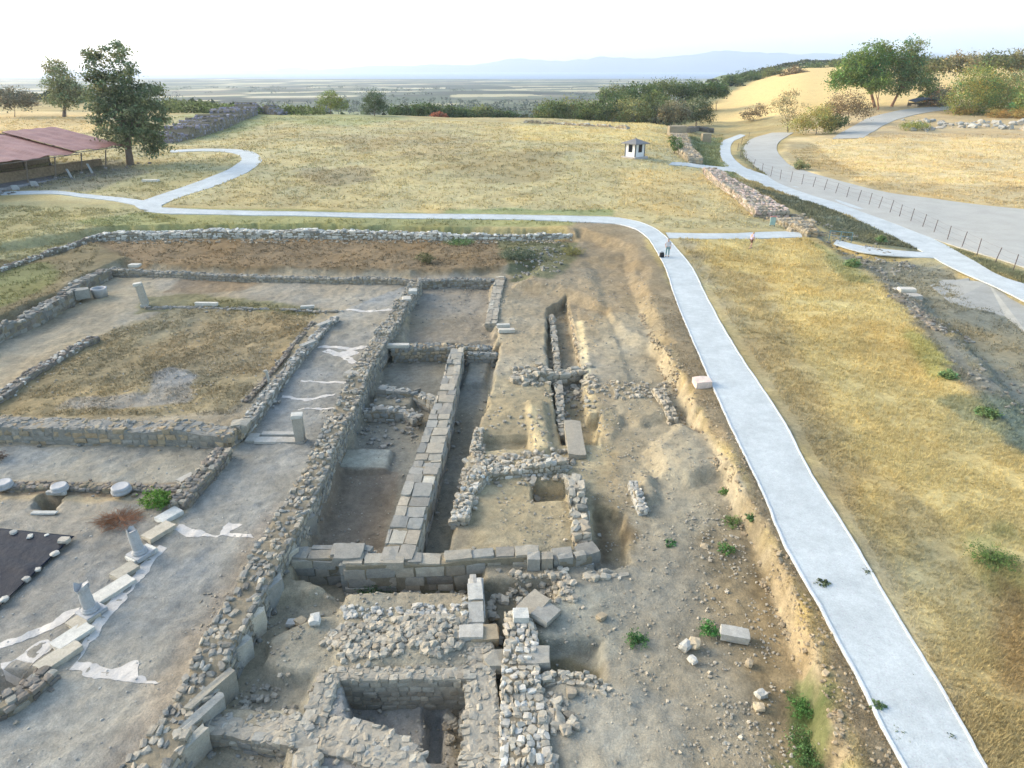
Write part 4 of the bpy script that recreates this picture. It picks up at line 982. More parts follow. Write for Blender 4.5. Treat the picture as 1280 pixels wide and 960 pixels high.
rub('gravel',[
 (scatter('',[(600,560),(800,480),(870,560),(960,740),(1040,960),(620,960),(640,740)],-1.05,2300,.02,.11,0),LIME*1.15),
 (scatter('',[(860,620),(930,640),(970,760),(1010,960),(900,960),(870,740)],-1.05,420,.03,.13,0),LIME*1.15),
 (scatter('',[(250,740),(600,740),(600,960),(230,960)],-1.2,900,.03,.12,0),LIME*1.1),
 (scatter('',[(400,520),(600,480),(560,700),(380,700)],-2.0,400,.03,.11,0),LIME*1.1),
 (scatter('',[(540,350),(800,350),(850,470),(750,560),(600,470)],-1.0,800,.04,.14,0),LIME*1.1),
 (scatter('',[(0,540),(420,400),(400,600),(200,960),(-50,960)],-1.1,900,.02,.08,0),WHITE*.85),
 (scatter('',[(0,500),(160,390),(400,390),(300,520)],-1.1,350,.04,.14,0),LIME*1.1),
 (scatter('',[(1060,958),(1027,850),(997,762),(951,665),(909,581),(875,530),(837,454),(803,386),(796,388),(828,458),(866,532),(898,588),(936,670),(982,765),(1010,850),(1040,958)],-.5,700,.05,.2,0),OCHRE),
 (scatter('',[(840,440),(930,520),(1040,740),(1120,960),(1060,960),(960,690),(880,520)],-.0,900,.03,.12,0),OCHRE*1.05),
])
# ------------------------------------------------------------ trees, bushes, weeds
def trow(py): return math.tan(PITCH+math.atan((py-480)/F))
def leafmat(name,rough=.7,trans=.25):
    m,t,b=new_mat(name);a=nd(t,'ShaderNodeAttribute',attribute_name='alb');t.links.new(a.outputs['Color'],b.inputs['Base Color'])
    b.inputs['Roughness'].default_value=rough;b.inputs['Specular IOR Level'].default_value=.2
    tr=nd(t,'ShaderNodeBsdfTranslucent');t.links.new(a.outputs['Color'],tr.inputs['Color'])
    mx=nd(t,'ShaderNodeMixShader');mx.inputs[0].default_value=trans
    out=t.nodes['Material Output'];t.links.new(b.outputs[0],mx.inputs[1]);t.links.new(tr.outputs[0],mx.inputs[2]);t.links.new(mx.outputs[0],out.inputs['Surface'])
    return m
LEAF=leafmat('leaf');GRASSM=leafmat('grass_blade',.8,.2)
BARK=surf('bark',col=(.16,.12,.09),scales=((.1,.3),),bump=.5,bscale=.1)
BARKP=surf('pine_bark',col=(.30,.17,.10),scales=((.15,.3),),bump=.5,bscale=.1)
def quads(P_,size,col,up=.25,asp=.6):
    """one small leaf face per point"""
    n=len(P_);a=RNG.normal(0,1,(n,3));a/=np.linalg.norm(a,axis=1,keepdims=True)
    b=RNG.normal(0,1,(n,3));b-=a*(a*b).sum(1,keepdims=True);b/=np.linalg.norm(b,axis=1,keepdims=True)
    s=(size*RNG.uniform(.6,1.3,n))[:,None]
    V=np.stack([P_-a*s*.5,P_+b*s*asp*.5,P_+a*s*.5,P_-b*s*asp*.5],1).reshape(-1,3)
    Q=np.arange(4*n).reshape(-1,4)
    return V,Q,np.repeat(col,4,axis=0)
def crown_pts(ells,n,clump,cr,shell=.55):
    """leaf positions gathered in clumps through the volume of several ellipsoids"""
    w=np.array([e[3]*e[4]*e[5] for e in ells])**.7;w/=w.sum()
    nc=max(6,n//clump);k=RNG.choice(len(ells),nc,p=w)
    E=np.array(ells)[k]
    d=RNG.normal(0,1,(nc,3));d/=np.linalg.norm(d,axis=1,keepdims=True)
    r=RNG.uniform(shell**3,1,nc)**(1/3)
    r=r*(1+RNG.normal(0,.10,nc))
    C=E[:,:3]+d*r[:,None]*E[:,3:6]
    idx=RNG.integers(0,nc,n)
    cs=cr*RNG.uniform(.5,1.3,nc)
    off=RNG.normal(0,1,(n,3))*cs[idx][:,None]*np.array([1,1,.65])
    return C[idx]+off,idx,nc,C
def tree(label,name,cat,D,ells,trunk,leaf,n,lcol,hue=.12,px=None,bark=None,limbs=5,clump=26,cr=None,group=None,tr=.35,shell=.5,depth=1.0,zbase=None):
    """ells: crown lobes as (picture x, picture y, half width px, half height px, offset in depth m) at D metres; trunk: picture x of the foot or None"""
    out=[]
    for e in ells:
        a,b,rx,ry=e[:4];o=e[4] if len(e)>4 else 0
        z=H-trow(b)*(D+o);zc=(D+o)*CP+(H-z)*SP;s=zc/F
        out.append(((a-640)*s,D+o,z,rx*s,rx*s*.9*depth,ry*s/math.cos(.1)))
    tx=trunk if trunk is not None else np.mean([e[0] for e in ells])
    z0=gz((tx-640)/F*D*.92,D);zc=D*CP+(H-z0)*SP;bx=(tx-640)/F*zc;z0=gz(bx,D) if zbase is None else zbase
    foot=np.array([bx,D,z0-.1]);root=empty(name,tuple(foot));tag(root,label,cat,group)
    cr=cr or np.mean([e[3] for e in out])*.24
    n=int(n*1.6)
    ptsz,idx,nc,C=crown_pts(out,n,clump,cr,shell)
    # keep foliage above the ground
    gzv=base_z(ptsz[:,0],ptsz[:,1]);ptsz[:,2]=np.maximum(ptsz[:,2],gzv+.05)
    cc=np.array(lcol)[None]*2.1*(1+RNG.normal(0,.25,nc)[:,None])*(1+np.outer(RNG.normal(0,hue,nc),[1,0,-.5]))
    col=np.clip(cc[idx]*RNG.uniform(.75,1.25,n)[:,None],.008,.6)
    V,Q,K=quads(ptsz-foot,leaf,col)
    link('crown',np_mesh('crown',V,Q,LEAF,K),root)
    if limbs:
        m=MB();top=max(out,key=lambda e:e[2]);cen=np.array([np.mean([e[0] for e in out]),np.mean([e[1] for e in out]),0])
        hgt=top[2]-z0;fork=np.array([ (bx*.55+cen[0]*.45),D,z0+hgt*.3])-foot
        mid=fork*.5+np.array([random.uniform(-.1,.1)*tr*3,0,0])
        m.tube((0,0,-.2),mid,tr*1.25,tr*1.0);m.tube(mid,fork,tr,tr*.8)
        order=sorted(out,key=lambda e:-e[3]*e[5])[:limbs]
        for e in order:
            t=np.array(e[:3])-foot;q=fork*.5+t*.5+np.array([random.uniform(-1,1),random.uniform(-1,1),0])*tr
            m.tube(fork,q,tr*.6,tr*.4,6);m.tube(q,t,tr*.4,tr*.15,6)
            for _ in range(4):
                c=C[RNG.integers(0,nc)]-foot
                if np.linalg.norm(c-t)<max(e[3],e[5])*1.3:m.tube(q*.3+t*.7,c,tr*.16,tr*.05,5)
        m.build('trunk',bark or BARK,root,True)
    return root
def bush(label,D,ells,leaf,n,lcol,name='bush',cat='bush',**k):
    k.setdefault('limbs',2);k.setdefault('tr',.08);k.setdefault('shell',.35)
    return tree(label,name,cat,D,ells,None,leaf,n,lcol,**k)
def DG(a,b): return G(a,b)[1]
OLIVE=(.070,.085,.028);DARKG=(.042,.062,.020);YEL=(.16,.15,.04);BRN=(.10,.075,.038);PINE=(.075,.11,.026);GRN=(.055,.10,.03)
d=DG(160,206)
tree('tall ragged eucalyptus towering over the end of the red roofed shelter','eucalyptus_tree','tree',d,[(141,64,17,13),(118,72,13,12),(150,86,18,14,-1),(112,92,10,10),(140,106,26,18),(168,118,26,20,1),(190,118,19,16),(126,128,22,20,-1),(152,140,34,22),(180,150,26,22),(196,140,14,16),(140,160,24,16,-1),(186,176,18,16),(160,170,26,16,1),(200,178,9,12)],163,.42,12500,(.072,.088,.042),tr=.5,limbs=9,cr=.62,clump=60,shell=.45)
d=DG(78,146)
tree('paler slender tree with a lifted top, standing behind the tall eucalyptus','eucalyptus_tree','tree',d,[(68,84,12,11),(76,96,15,12),(70,108,13,12),(88,112,16,10),(80,124,20,11),(98,118,14,10),(108,120,8,8)],80,.5,5200,(.11,.12,.055),tr=.4,limbs=5,shell=.35)
bush('low grey green bush on the dry field at the far left edge',DG(18,146),[(18,122,22,10),(2,126,16,9),(34,128,12,6)],.5,2200,(.09,.085,.055))
bush('small rounded yellow green tree, left of the pair on the meadow edge',DG(413,143),[(413,124,13,11),(402,128,8,8),(424,130,12,8)],.32,3000,(.10,.115,.025),name='small_tree',cat='tree',limbs=3,tr=.12)
bush('small rounded dark tree, right of the pair on the meadow edge',DG(468,145),[(468,124,12,11),(460,132,9,9),(476,132,10,9)],.32,3200,(.045,.062,.028),name='small_tree',cat='tree',limbs=3,tr=.12)
# trees below the far edge of the meadow
for i,(a,D,b,rx,ry,c,l) in enumerate([
 (500,250,137,14,5,DARKG,'dark bush just right of the rounded pair at the meadow edge'),(532,260,136,18,5,DARKG,'dark low tree showing over the meadow edge beyond the reddish shrub'),(548,236,145,9,4,(.16,.06,.03),'reddish brown shrub at the middle of the meadow edge'),(565,265,139,20,6,DARKG,'dark low tree just right of the reddish shrub'),(598,270,141,22,6,OLIVE,'olive low tree in the dip right of the reddish shrub'),(630,275,145,18,5,DARKG,'last dark low tree before the gap in the meadow edge'),
 (686,222,140,18,13,OLIVE,'pale olive tree at the left end of the hedge by the kiosk'),(712,226,137,20,13,(.10,.11,.04),'yellowish olive tree second from the left end of the hedge'),(738,222,139,20,13,OLIVE,'olive tree in the hedge straight behind the kiosk left side'),(764,228,133,22,15,DARKG,'dark tree standing above the hedge behind the kiosk'),(792,222,139,22,14,(.11,.11,.04),'yellow green bushy tree directly behind the kiosk'),(818,226,130,20,15,OLIVE,'olive tree right behind the kiosk with a high crown'),(842,216,140,18,12,(.10,.09,.05),'dull brownish bush at the right end of the hedge'),
 (800,290,115,24,10,DARKG,'dark crown above the hedge on the slope, left of two'),(836,300,110,24,11,OLIVE,'olive crown above the hedge on the slope, middle'),(866,300,112,22,9,DARKG,'dark crown above the hedge on the slope below the field'),(895,300,112,14,7,DARKG,'dark crown touching the left border of the golden field'),(770,330,116,20,8,OLIVE,'small olive crown low on the slope left of the crowns')]):
    bush(l,D,[(a,b,rx,ry),(a-rx*.5,b+4,rx*.6,ry*.8),(a+rx*.55,b+3,rx*.6,ry*.8,2)],.55 if D<260 else .7,2300,c,name='hedge_tree',cat='tree',limbs=2,tr=.12,group='trees beyond the meadow edge')
tree('round dark evergreen standing alone where the white path bends behind the wall','evergreen_tree','tree',DG(870,158),[(872,136,17,13),(860,143,13,11),(882,144,10,10)],870,.4,4600,(.045,.055,.022),tr=.2,limbs=3)
bush('small dark bush against the far wall beside the kiosk',DG(846,192),[(846,180,8,8),(840,174,5,5)],.22,1100,(.06,.09,.03))
# hillside scrub
for i,(a,b0,rx,ry,c,l) in enumerate([(938,95,16,5,DARKG,'dark scrub clump at the left top of the golden field'),(965,90,14,5,OLIVE,'olive scrub clump on the crest left of centre of the golden field'),(992,92,16,8,BRN,'brownish thicket in the middle of the golden hill crest'),(1015,85,16,5,DARKG,'dark scrub strip on the crest close to the tall pines'),(915,100,12,5,DARKG,'lowest scrub clump where the golden field meets the slope'),(1050,80,14,5,OLIVE,'olive scrub behind the left flank of the tall pines'),(1175,82,22,12,(.085,.085,.035),'olive brown thicket on the rise right of the tall pines'),(1205,78,22,12,(.14,.12,.06),'dull yellow thicket on the skyline right of the pines'),(1245,76,24,12,(.09,.095,.035),'olive thicket on the skyline near the right edge'),(1275,76,16,14,(.12,.11,.05),'olive brown thicket on the skyline at the right edge')]):
    D=430 if i in(0,1,2,3,4,5) else 300
    D={0:470,1:480,2:440,3:500,4:440,5:500}.get(i,300)
    bush(l,D,[(a,b0,rx,ry),(a-rx*.5,b0+2,rx*.6,ry*.7),(a+rx*.5,b0+2,rx*.6,ry*.7)],.8,1500,c,name='scrub',group='scrub on the golden hill')
bush('small brown bush alone low on the golden field',DG(947,150),[(948,139,12,7),(936,144,10,5)],.4,1100,BRN)
tree('thin bare looking tree with sparse yellowish leaves beside the road bend','sparse_tree','tree',DG(985,166),[(985,122,15,10),(975,132,14,9),(995,135,13,9),(985,145,12,8)],985,.35,1500,(.19,.15,.07),tr=.12,limbs=5,shell=.2)
bush('yellow green bush mass on the inner side of the road bend',DG(1020,168),[(1018,148,22,12),(1000,156,14,8),(1036,156,14,9),(1028,140,12,8)],.38,3600,(.17,.15,.045))
bush('dark green bush at the foot of the yellow mass beside the road',DG(1048,166),[(1048,152,12,8),(1040,158,9,6)],.35,1400,DARKG)
bush('broad brown twiggy bush below the trunks of the tall pines',DG(1062,156),[(1060,130,22,14),(1045,138,16,10),(1078,138,14,10)],.36,3400,BRN)
tree('tall spreading pine, left and broader of the two over the road','pine_tree','tree',DG(1092,134),[(1072,80,22,15),(1095,66,20,12),(1060,94,20,10),(1084,98,24,12),(1100,84,16,12),(1112,72,10,9),(1050,104,12,7)],1094,.6,10500,PINE,bark=BARKP,tr=.45,limbs=6,shell=.3,hue=.2)
tree('tall open topped pine, right of the broad pine over the road','pine_tree','tree',DG(1112,133),[(1140,58,12,10),(1132,74,16,10),(1148,76,12,9),(1126,90,20,11),(1150,98,20,10),(1124,108,20,9),(1160,108,12,7)],1114,.6,7000,(.085,.11,.035),bark=BARKP,tr=.4,limbs=6,shell=.3,hue=.2)
tree('slim leaning pine trunk with thin crown in front of the two tall pines','pine_tree','tree',DG(1100,137),[(1104,100,12,8),(1092,108,10,7)],1098,.5,1200,PINE,bark=BARKP,tr=.25,limbs=3)
for i,(a,b0,c,rx,ry,n,l) in enumerate([(1222,142,(.12,.13,.035),34,30,7600,'big bright yellow green bush at the right, in front of the others'),(1258,136,(.15,.14,.05),28,24,4600,'tall yellowish bush behind the big bright bush at right'),(1285,145,(.12,.14,.04),22,22,3600,'bright bush cut by the right edge of the picture'),(1175,132,(.13,.10,.06),18,12,1800,'dull brown bush by the dark covered pit'),(1160,128,DARKG,12,7,1200,'small dark bush left of the covered pit')]):
    bush(l,DG(a,b0),[(a,b0-ry*.9,rx,ry),(a-rx*.5,b0-ry*.6,rx*.55,ry*.65,-2),(a+rx*.5,b0-ry*.5,rx*.6,ry*.6,-1),(a+rx*.2,b0-ry*1.4,rx*.6,ry*.6)],.5,n,c,limbs=3,tr=.2,hue=.25)
for a,b0,l in[(1205,143,'orange dry brush at the left foot of the big bright bush'),(1245,147,'orange dry brush between the bright bushes at right'),(1275,148,'orange dry brush at the right edge below the bushes')]:
    bush(l,DG(a,b0),[(a,b0-5,14,5),(a+10,b0-4,8,4)],.3,1100,(.20,.13,.04),name='dry_brush',cat='brush')
bush('flat green bush in the stubble in front of the pale rocks',DG(1145,163),[(1145,157,17,4),(1135,158,9,3)],.25,1500,(.11,.12,.03))
bush('small green bush on the inner kerb of the road bend',DG(1000,212),[(998,205,8,6),(1006,208,7,4)],.2,900,(.12,.12,.05))
for a,b0,rx,l in [(1185,472,9,'pale green weed clump on the rocky bank, upper'),(1235,520,12,'bluish green weed clump on the rocky bank near the right edge'),(1065,333,9,'green weed clump at the foot of the rubble bank'),(1100,303,6,'low weeds between the two white paths')]:
    D=DG(a,b0);bush(l,D,[(a,b0-4,rx,5),(a+5,b0-2,rx*.6,3)],.12,900,(.09,.13,.05),name='weed_clump',cat='weeds',limbs=0)
# weeds in the dig
def weed(label,px,py,z,r,h,col,n=650,leaf=.075,name='weed_clump',cat='weeds',group=None):
    x,y,_=P(px,py,z);zz=gnd(x,y);e=empty(name,(x,y,zz));tag(e,label,cat,group)
    pts,idx,nc,C=crown_pts([(0,0,h*.45,r,r*.9,h*.55)],n,14,r*.11,.05);pts[:,2]=np.maximum(pts[:,2],.0)
    c=np.array(col)[None]*1.35*(1+RNG.normal(0,.25,nc)[:,None]);V,Q,K=quads(pts,leaf,np.clip(c[idx],.01,.6),asp=.45)
    sv=[];
    for q in C:
        q=np.array([q[0],q[1],max(q[2],.04)]);a=np.cross(q,(0,0,1));a=a/(np.linalg.norm(a)+1e-6)*.008;sv+=[-a,a,q+a*.5,q-a*.5]
    Q=np.concatenate([Q,np.arange(len(sv)).reshape(-1,4)+len(V)]);V=np.concatenate([V,np.array(sv)]);K=np.concatenate([K,np.tile(np.array(col)*.9,(len(sv),1))])
    o=link('foliage',np_mesh('foliage',V,Q,LEAF,K),e)
    bpy.data.objects.remove(e);o.name=name;o.location=(x,y,zz);tag(o,label,cat,group)
for a in [('bright green leafy bush growing beside the mound shaped stub and the pavement',198,632,-1.1,.62,.8,(.09,.17,.03),1500,.12,'green_bush','bush'),
 ('green weed high on the scarp foot, nearest the sandy mound',907,618,-1.1,.35,.3,(.08,.15,.04)),('green weed on the scarp foot just below the topmost one',914,655,-1.1,.45,.3,(.10,.15,.05)),('green weed on the scarp foot beside the round tan stone',907,690,-1.1,.4,.3,(.07,.15,.04)),('dark green weed hugging the scarp edge',938,664,-1.0,.3,.25,(.06,.12,.04)),('small blue green weed alone on the gravel',838,683,-1.1,.28,.25,(.06,.14,.05)),('green weed next to the white and tan pair of stones',885,789,-1.1,.45,.3,(.06,.17,.04),700),('dull green weed on the sand right of the rubble wall',797,801,-1.1,.45,.25,(.06,.13,.04),700),('tall green weeds low on the scarp near the bottom',1000,885,-1.0,.45,.35,(.07,.15,.04),700),('spreading green weeds at the foot of the scarp by the bottom edge',1012,940,-1.1,.8,.3,(.07,.13,.04),1500),
 ('green creeping plant on the white walkway at its left edge near the bottom',1125,919,.03,.32,.08,(.13,.16,.06)),('dark tuft growing on the white walkway, lower right',1189,921,.03,.15,.1,(.05,.08,.04),420),('dark tuft growing on the white walkway, beside the middle',1141,843,.03,.14,.08,(.05,.07,.04),420),('little green tuft on the right edge of the white walkway',1084,714,.03,.25,.12,(.08,.10,.05)),('little green tuft on the left edge of the white walkway',1028,730,0,.25,.18,(.08,.10,.05)),('small green tuft at the left walkway edge close to the bottom',1098,884,0,.22,.2,(.10,.15,.06)),
 ('tiny green tuft in the broken mortar wall by the deep room',341,922,-1.0,.18,.25,(.13,.2,.03),200),('green growth in the shadow before the cross wall',466,740,-2.1,.8,.35,(.05,.10,.03),1400),('thorny grey green bush below the white retaining wall',648,325,-.6,1.9,1.0,(.08,.10,.06),2600,.14),('small olive shrub on the brown slope behind the back wall',532,332,-.8,.9,.9,(.11,.11,.05),1300,.13),('green plants along the upper white retaining wall',575,303,-.3,1.6,.4,(.09,.15,.05),1500,.12),('low green weed clump on the right turf beside the path bottom',1240,700,0,.9,.3,(.09,.14,.04),1500),('yellow flowering weeds on the slope end beside the dirt ramp',715,318,-.5,1.2,.7,(.16,.15,.05),1300,.12)]:
    weed(a[0],a[1],a[2],a[3],a[4],a[5],a[6],*(a[7:8] or (620,)),**({'leaf':a[8]} if len(a)>8 else {}),**({'name':a[9],'cat':a[10]} if len(a)>9 else {}))
# heap of dry brushwood
def brushpile():
    x,y,_=P(150,652,-1.1);m=MB()
    for i in range(420):
        a=random.uniform(0,6.3);r=random.uniform(0,.75);l=random.uniform(.25,.6);b=a+random.gauss(0,.7);z=random.uniform(0,.28)*(1-r/1.1)
        p=(x+r*math.cos(a)*1.15,y+r*math.sin(a)*.85,-1.08+z);q=(p[0]+l*math.cos(b),p[1]+l*math.sin(b)*.8,max(-1.1,p[2]+random.uniform(-.1,.2)))
        m.tube(p,q,.008,.004,3,False)
    tag(m.build('brush_heap',surf('dry_twig',col=(.22,.10,.045),scales=((.1,.4),),bump=0)),'heap of dead reddish brown twigs lying on the court near the green bush','brush heap')
brushpile()
weed('dark dried weed at the left border behind the column bases',0,573,-1.1,.45,.3,(.10,.07,.05),500)
# ------------------------------------------------------------ grass
def grass(name,polys):
    VV=[];TT=[];CC=[];n0=0
    for poly,n,h0,h1,wd,ks in polys:
        W=poly;xs=[p[0] for p in W];ys=[p[1] for p in W]
        # even in the picture rather than on the ground: nearer tufts are smaller and denser
        X=RNG.uniform(min(xs),max(xs),n*5);u=RNG.uniform(0,1,n*5);y0,y1=max(8,min(ys)),max(ys)
        Y=1/(1/y1+(1/y0-1/y1)*u)
        k=np.where(sdist(X,Y,W)>.05)[0][:n*2]
        w=fbm(X[k],Y[k],1.6,41,3);k=k[w+RNG.uniform(-.6,.6,len(k))>ks][:n];X,Y=X[k],Y[k];m=len(X)
        # not on the paths
        pm=np.zeros(m)
        for a,c in PATHW.values():pm=np.maximum(pm,mask(X,Y,list(a)+list(c)[::-1],.15))
        q=pm<.45;X,Y=X[q],Y[q];m=len(X)
        Z=ground_z(X,Y);C=ground_colour(X,Y)*1.12
        sc=np.clip(Y/35,.6,4)
        for b in range(4):
            a=RNG.uniform(0,6.28,m);hh=RNG.uniform(h0,h1,m)*sc**.5;ww=wd*sc*RNG.uniform(.6,1.3,m);l=RNG.uniform(.2,.9,m)*hh
            ox=RNG.normal(0,.05,m)*sc;oy=RNG.normal(0,.05,m)*sc
            bx,by=X+ox,Y+oy
            p=np.stack([np.stack([bx-np.sin(a)*ww,by+np.cos(a)*ww,Z-.01],1),np.stack([bx+np.sin(a)*ww,by-np.cos(a)*ww,Z-.01],1),np.stack([bx+np.cos(a)*l,by+np.sin(a)*l,Z+hh],1)],1)
            VV.append(p.reshape(-1,3));CC.append(np.repeat(np.clip(C*RNG.uniform(.78,1.3,(m,1)),.01,.7),3,axis=0));TT.append(np.arange(3*m).reshape(-1,3)+n0);n0+=3*m
    V=np.concatenate(VV);o=link(name,np_mesh(name,V,np.concatenate(TT),GRASSM,np.concatenate(CC)));tag(o,kind='stuff');return o
grass('grass',[
 (PL(0,(845,300),(1010,295),(1050,318),(1110,352),(1170,420),(1290,560),(1500,800),(1500,1100),(1240,1000),(1090,690),(990,520),(900,380)),46000,.06,.2,.016,-.25),
 (PL(0,(1030,880),(1000,760),(925,600),(860,480),(800,360),(850,380),(940,540),(1050,760),(1130,960),(1060,960)),6000,.03,.10,.015,.0),
 (PL(-1.1,(-50,520),(110,425),(170,400),(260,372),(400,388),(385,412),(335,470),(290,520),(200,520)),8000,.04,.12,.02,.0),
 (PL(-.4,(130,300),(715,300),(712,325),(560,337),(150,330)),2500,.05,.12,.025,.0),
 (PL(0,(-60,340),(60,312),(130,285),(740,277),(740,285),(130,292),(112,342),(0,398)),4000,.06,.16,.02,-.1),
 (GL((-200,170),(-200,146),(130,146),(400,146),(640,154),(840,156),(870,200),(990,270),(1000,286),(830,286),(780,266),(400,260),(200,256),(0,235),(-200,240)),24000,.06,.16,.025,-.1),
 (GL((940,210),(1060,262),(1180,306),(1290,345),(1290,362),(1180,322),(1060,268),(960,228)),3500,.08,.22,.025,-.3),
 (GL((872,208),(920,222),(985,238),(1060,266),(1150,312),(1060,300),(1000,266),(940,238)),7000,.06,.2,.025,-.2),
 (GL((860,165),(905,168),(898,198),(925,222),(900,222),(870,200)),2500,.08,.2,.025,-.1),
 (GL((-200,252),(170,262),(230,276),(120,286),(0,330),(-200,340)),8000,.05,.15,.022,-.1),
 (GL((930,172),(965,222),(950,214),(925,196)),800,.08,.25,.025,-.3),
 (GL((1020,300),(1180,330),(1290,385),(1400,480),(1290,560),(1190,430),(1090,345)),5000,.05,.16,.022,0),
 (GL((1000,205),(985,190),(1050,168),(1400,166),(1400,270),(1290,262),(1110,240)),12000,.06,.15,.02,0),
])
# reeds on the left horizon, woods on the far plain
def mass(name,pts,leaf,per,col,cvar=.3):
    """pts: (x,y,radius,height)"""
    PV=[];CO=[];A_=np.array(pts);ZZ=base_z(A_[:,0],A_[:,1])
    for (x,y,r,h),z in zip(pts,ZZ):
        k=per;d=RNG.normal(0,1,(k,3));d/=np.linalg.norm(d,axis=1,keepdims=True);d[:,2]=abs(d[:,2]);d*=RNG.uniform(.6,1,(k,1))
        PV.append(np.array([x,y,z])+d*np.array([r,r,h]));CO.append(np.tile(np.array(col)*(1+RNG.normal(0,cvar)),(k,1))*RNG.uniform(.7,1.3,(k,1)))
    V,Q,K=quads(np.concatenate(PV),leaf,np.clip(np.concatenate(CO),.01,.6),asp=.9)
    o=link(name,np_mesh(name,V,Q,LEAF,K));tag(o,kind='stuff')
L=[]
for i in range(420):
    a=random.uniform(205,400);D=random.uniform(205,255);x,y=(a-640)/F*(D*CP+11*SP),D;L.append((x,y,2.0,random.uniform(1.6,2.8)))
mass('reeds',L,.55,34,(.13,.16,.05))
L=[]
for i in range(2600):
    D=math.exp(random.uniform(math.log(300),math.log(2600)));a=random.uniform(-60,900)
    x,y=(a-640)/F*(D*CP+16*SP),D
    if a>760 and D<900:continue
    if float(fbm([x],[y],260,21,3)[0])+random.uniform(-.25,.25)>.12 or (D<700 and random.random()<.15):L.append((x,y,random.uniform(4,8)*(1+D/2500),random.uniform(3,6)*(1+D/3500)))
mass('woodland',L,3.4,16,(.050,.068,.032))
L=[]
for i in range(420):
    a=random.uniform(800,1340);D=random.uniform(560,660) if a>930 else random.uniform(420,600);x,y=(a-640)/F*(D*CP),D
    L.append((x,y,random.uniform(3,6),random.uniform(1.2,2.8)))
for i in range(500):
    a=random.uniform(650,835);D=random.uniform(260,400);x,y,z=atD(a,D)
    if z<1:L.append((x,y,random.uniform(2.5,5),random.uniform(3,5)))
mass('scrubland',L,1.5,26,(.055,.066,.03))
# ------------------------------------------------------------ kiosk
def paintm(n,c,r=.6,**k): return surf(n,col=c,scales=k.pop('scales',((.2,.08),(1,.08))),bump=k.pop('bump',.08),rough=r,bscale=.1,**k)
WPAINT=paintm('white_panel',tuple(np.array(srgb(232,232,228))*.8));DFRAME=paintm('dark_frame',(.07,.085,.09));GROOF=paintm('grey_shingle',(.17,.17,.16),.85,bump=.3)
GLASS=paintm('dark_glass',(.015,.018,.025),.1,scales=((1,.05),),bump=0);WOODM=paintm('weathered_wood',(.20,.16,.12),.85,bump=.3);CONCM=paintm('plinth_concrete',(.36,.34,.31),.9)
def kiosk():
    x,y,z=G(793,197);e=empty('kiosk',(x,y,z-.15),math.radians(38));tag(e,'small white ticket kiosk with dark frame and grey pyramid roof standing alone on the meadow','kiosk')
    w=2.25
    m=MB();m.box((0,0,.12),(w+1.0,w+1.0,.5));m.build('plinth',CONCM,e,bevel=.02)
    z0=.37;h=2.15
    for i in range(4):
        a=i*math.pi/2;c,s=math.cos(a),math.sin(a);p=lambda u,v,zz:(c*v-s*u,s*v+c*u,zz)
        m=MB()
        # panel pieces around the window opening
        q=p(0,w/2,0)
        def pan(u0,u1,za,zb,t=.06,off=0):
            q=p((u0+u1)/2,w/2+off,(za+zb)/2);m.box(q,((t,u1-u0,zb-za)),a)
        win=(-.38,.45,z0+.75,z0+1.95) if i in(2,3) else (-.3,.3,z0+.8,z0+1.8)
        pan(-w/2+.08,win[0],z0,z0+h);pan(win[1],w/2-.08,z0,z0+h);pan(win[0],win[1],z0,win[2]);pan(win[0],win[1],win[3],z0+h)
        o=m.build('wall_panel',WPAINT,e)
        m=MB();q=p((win[0]+win[1])/2,w/2-.02,(win[2]+win[3])/2);m.box(q,(.02,win[1]-win[0],win[3]-win[2]),a);wn=m.build('window',GLASS,e)
        m=MB()
        for u in(win[0],win[1]):q=p(u,w/2+.035,(win[2]+win[3])/2);m.box(q,(.05,.06,win[3]-win[2]),a)
        for zz in(win[2],win[3]):q=p((win[0]+win[1])/2,w/2+.036,zz);m.box(q,(.05,win[1]-win[0]+.06,.06),a)
        m.build('frame',DFRAME,wn)
        m=MB();m.box(p(w/2,w/2,z0+h/2),(.17,.17,h+.02),a);m.build('corner_post',DFRAME,e)
    m=MB();r=w/2+.62;zt=z0+h
    b=[(-r,-r,zt),(r,-r,zt),(r,r,zt),(-r,r,zt)];lo=[(v[0],v[1],zt-.09) for v in b]
    m.add(b+[(0,0,zt+.78)],[(0,1,4),(1,2,4),(2,3,4),(3,0,4)]);m.add(b+lo,[(0,4,5,1),(1,5,6,2),(2,6,7,3),(3,7,4,0),(7,6,5,4)])
    rf=m.build('roof',GROOF,e);m=MB();m.tube((0,0,zt+.74),(0,0,zt+.95),.07,.03);m.build('finial',DFRAME,rf)
kiosk()
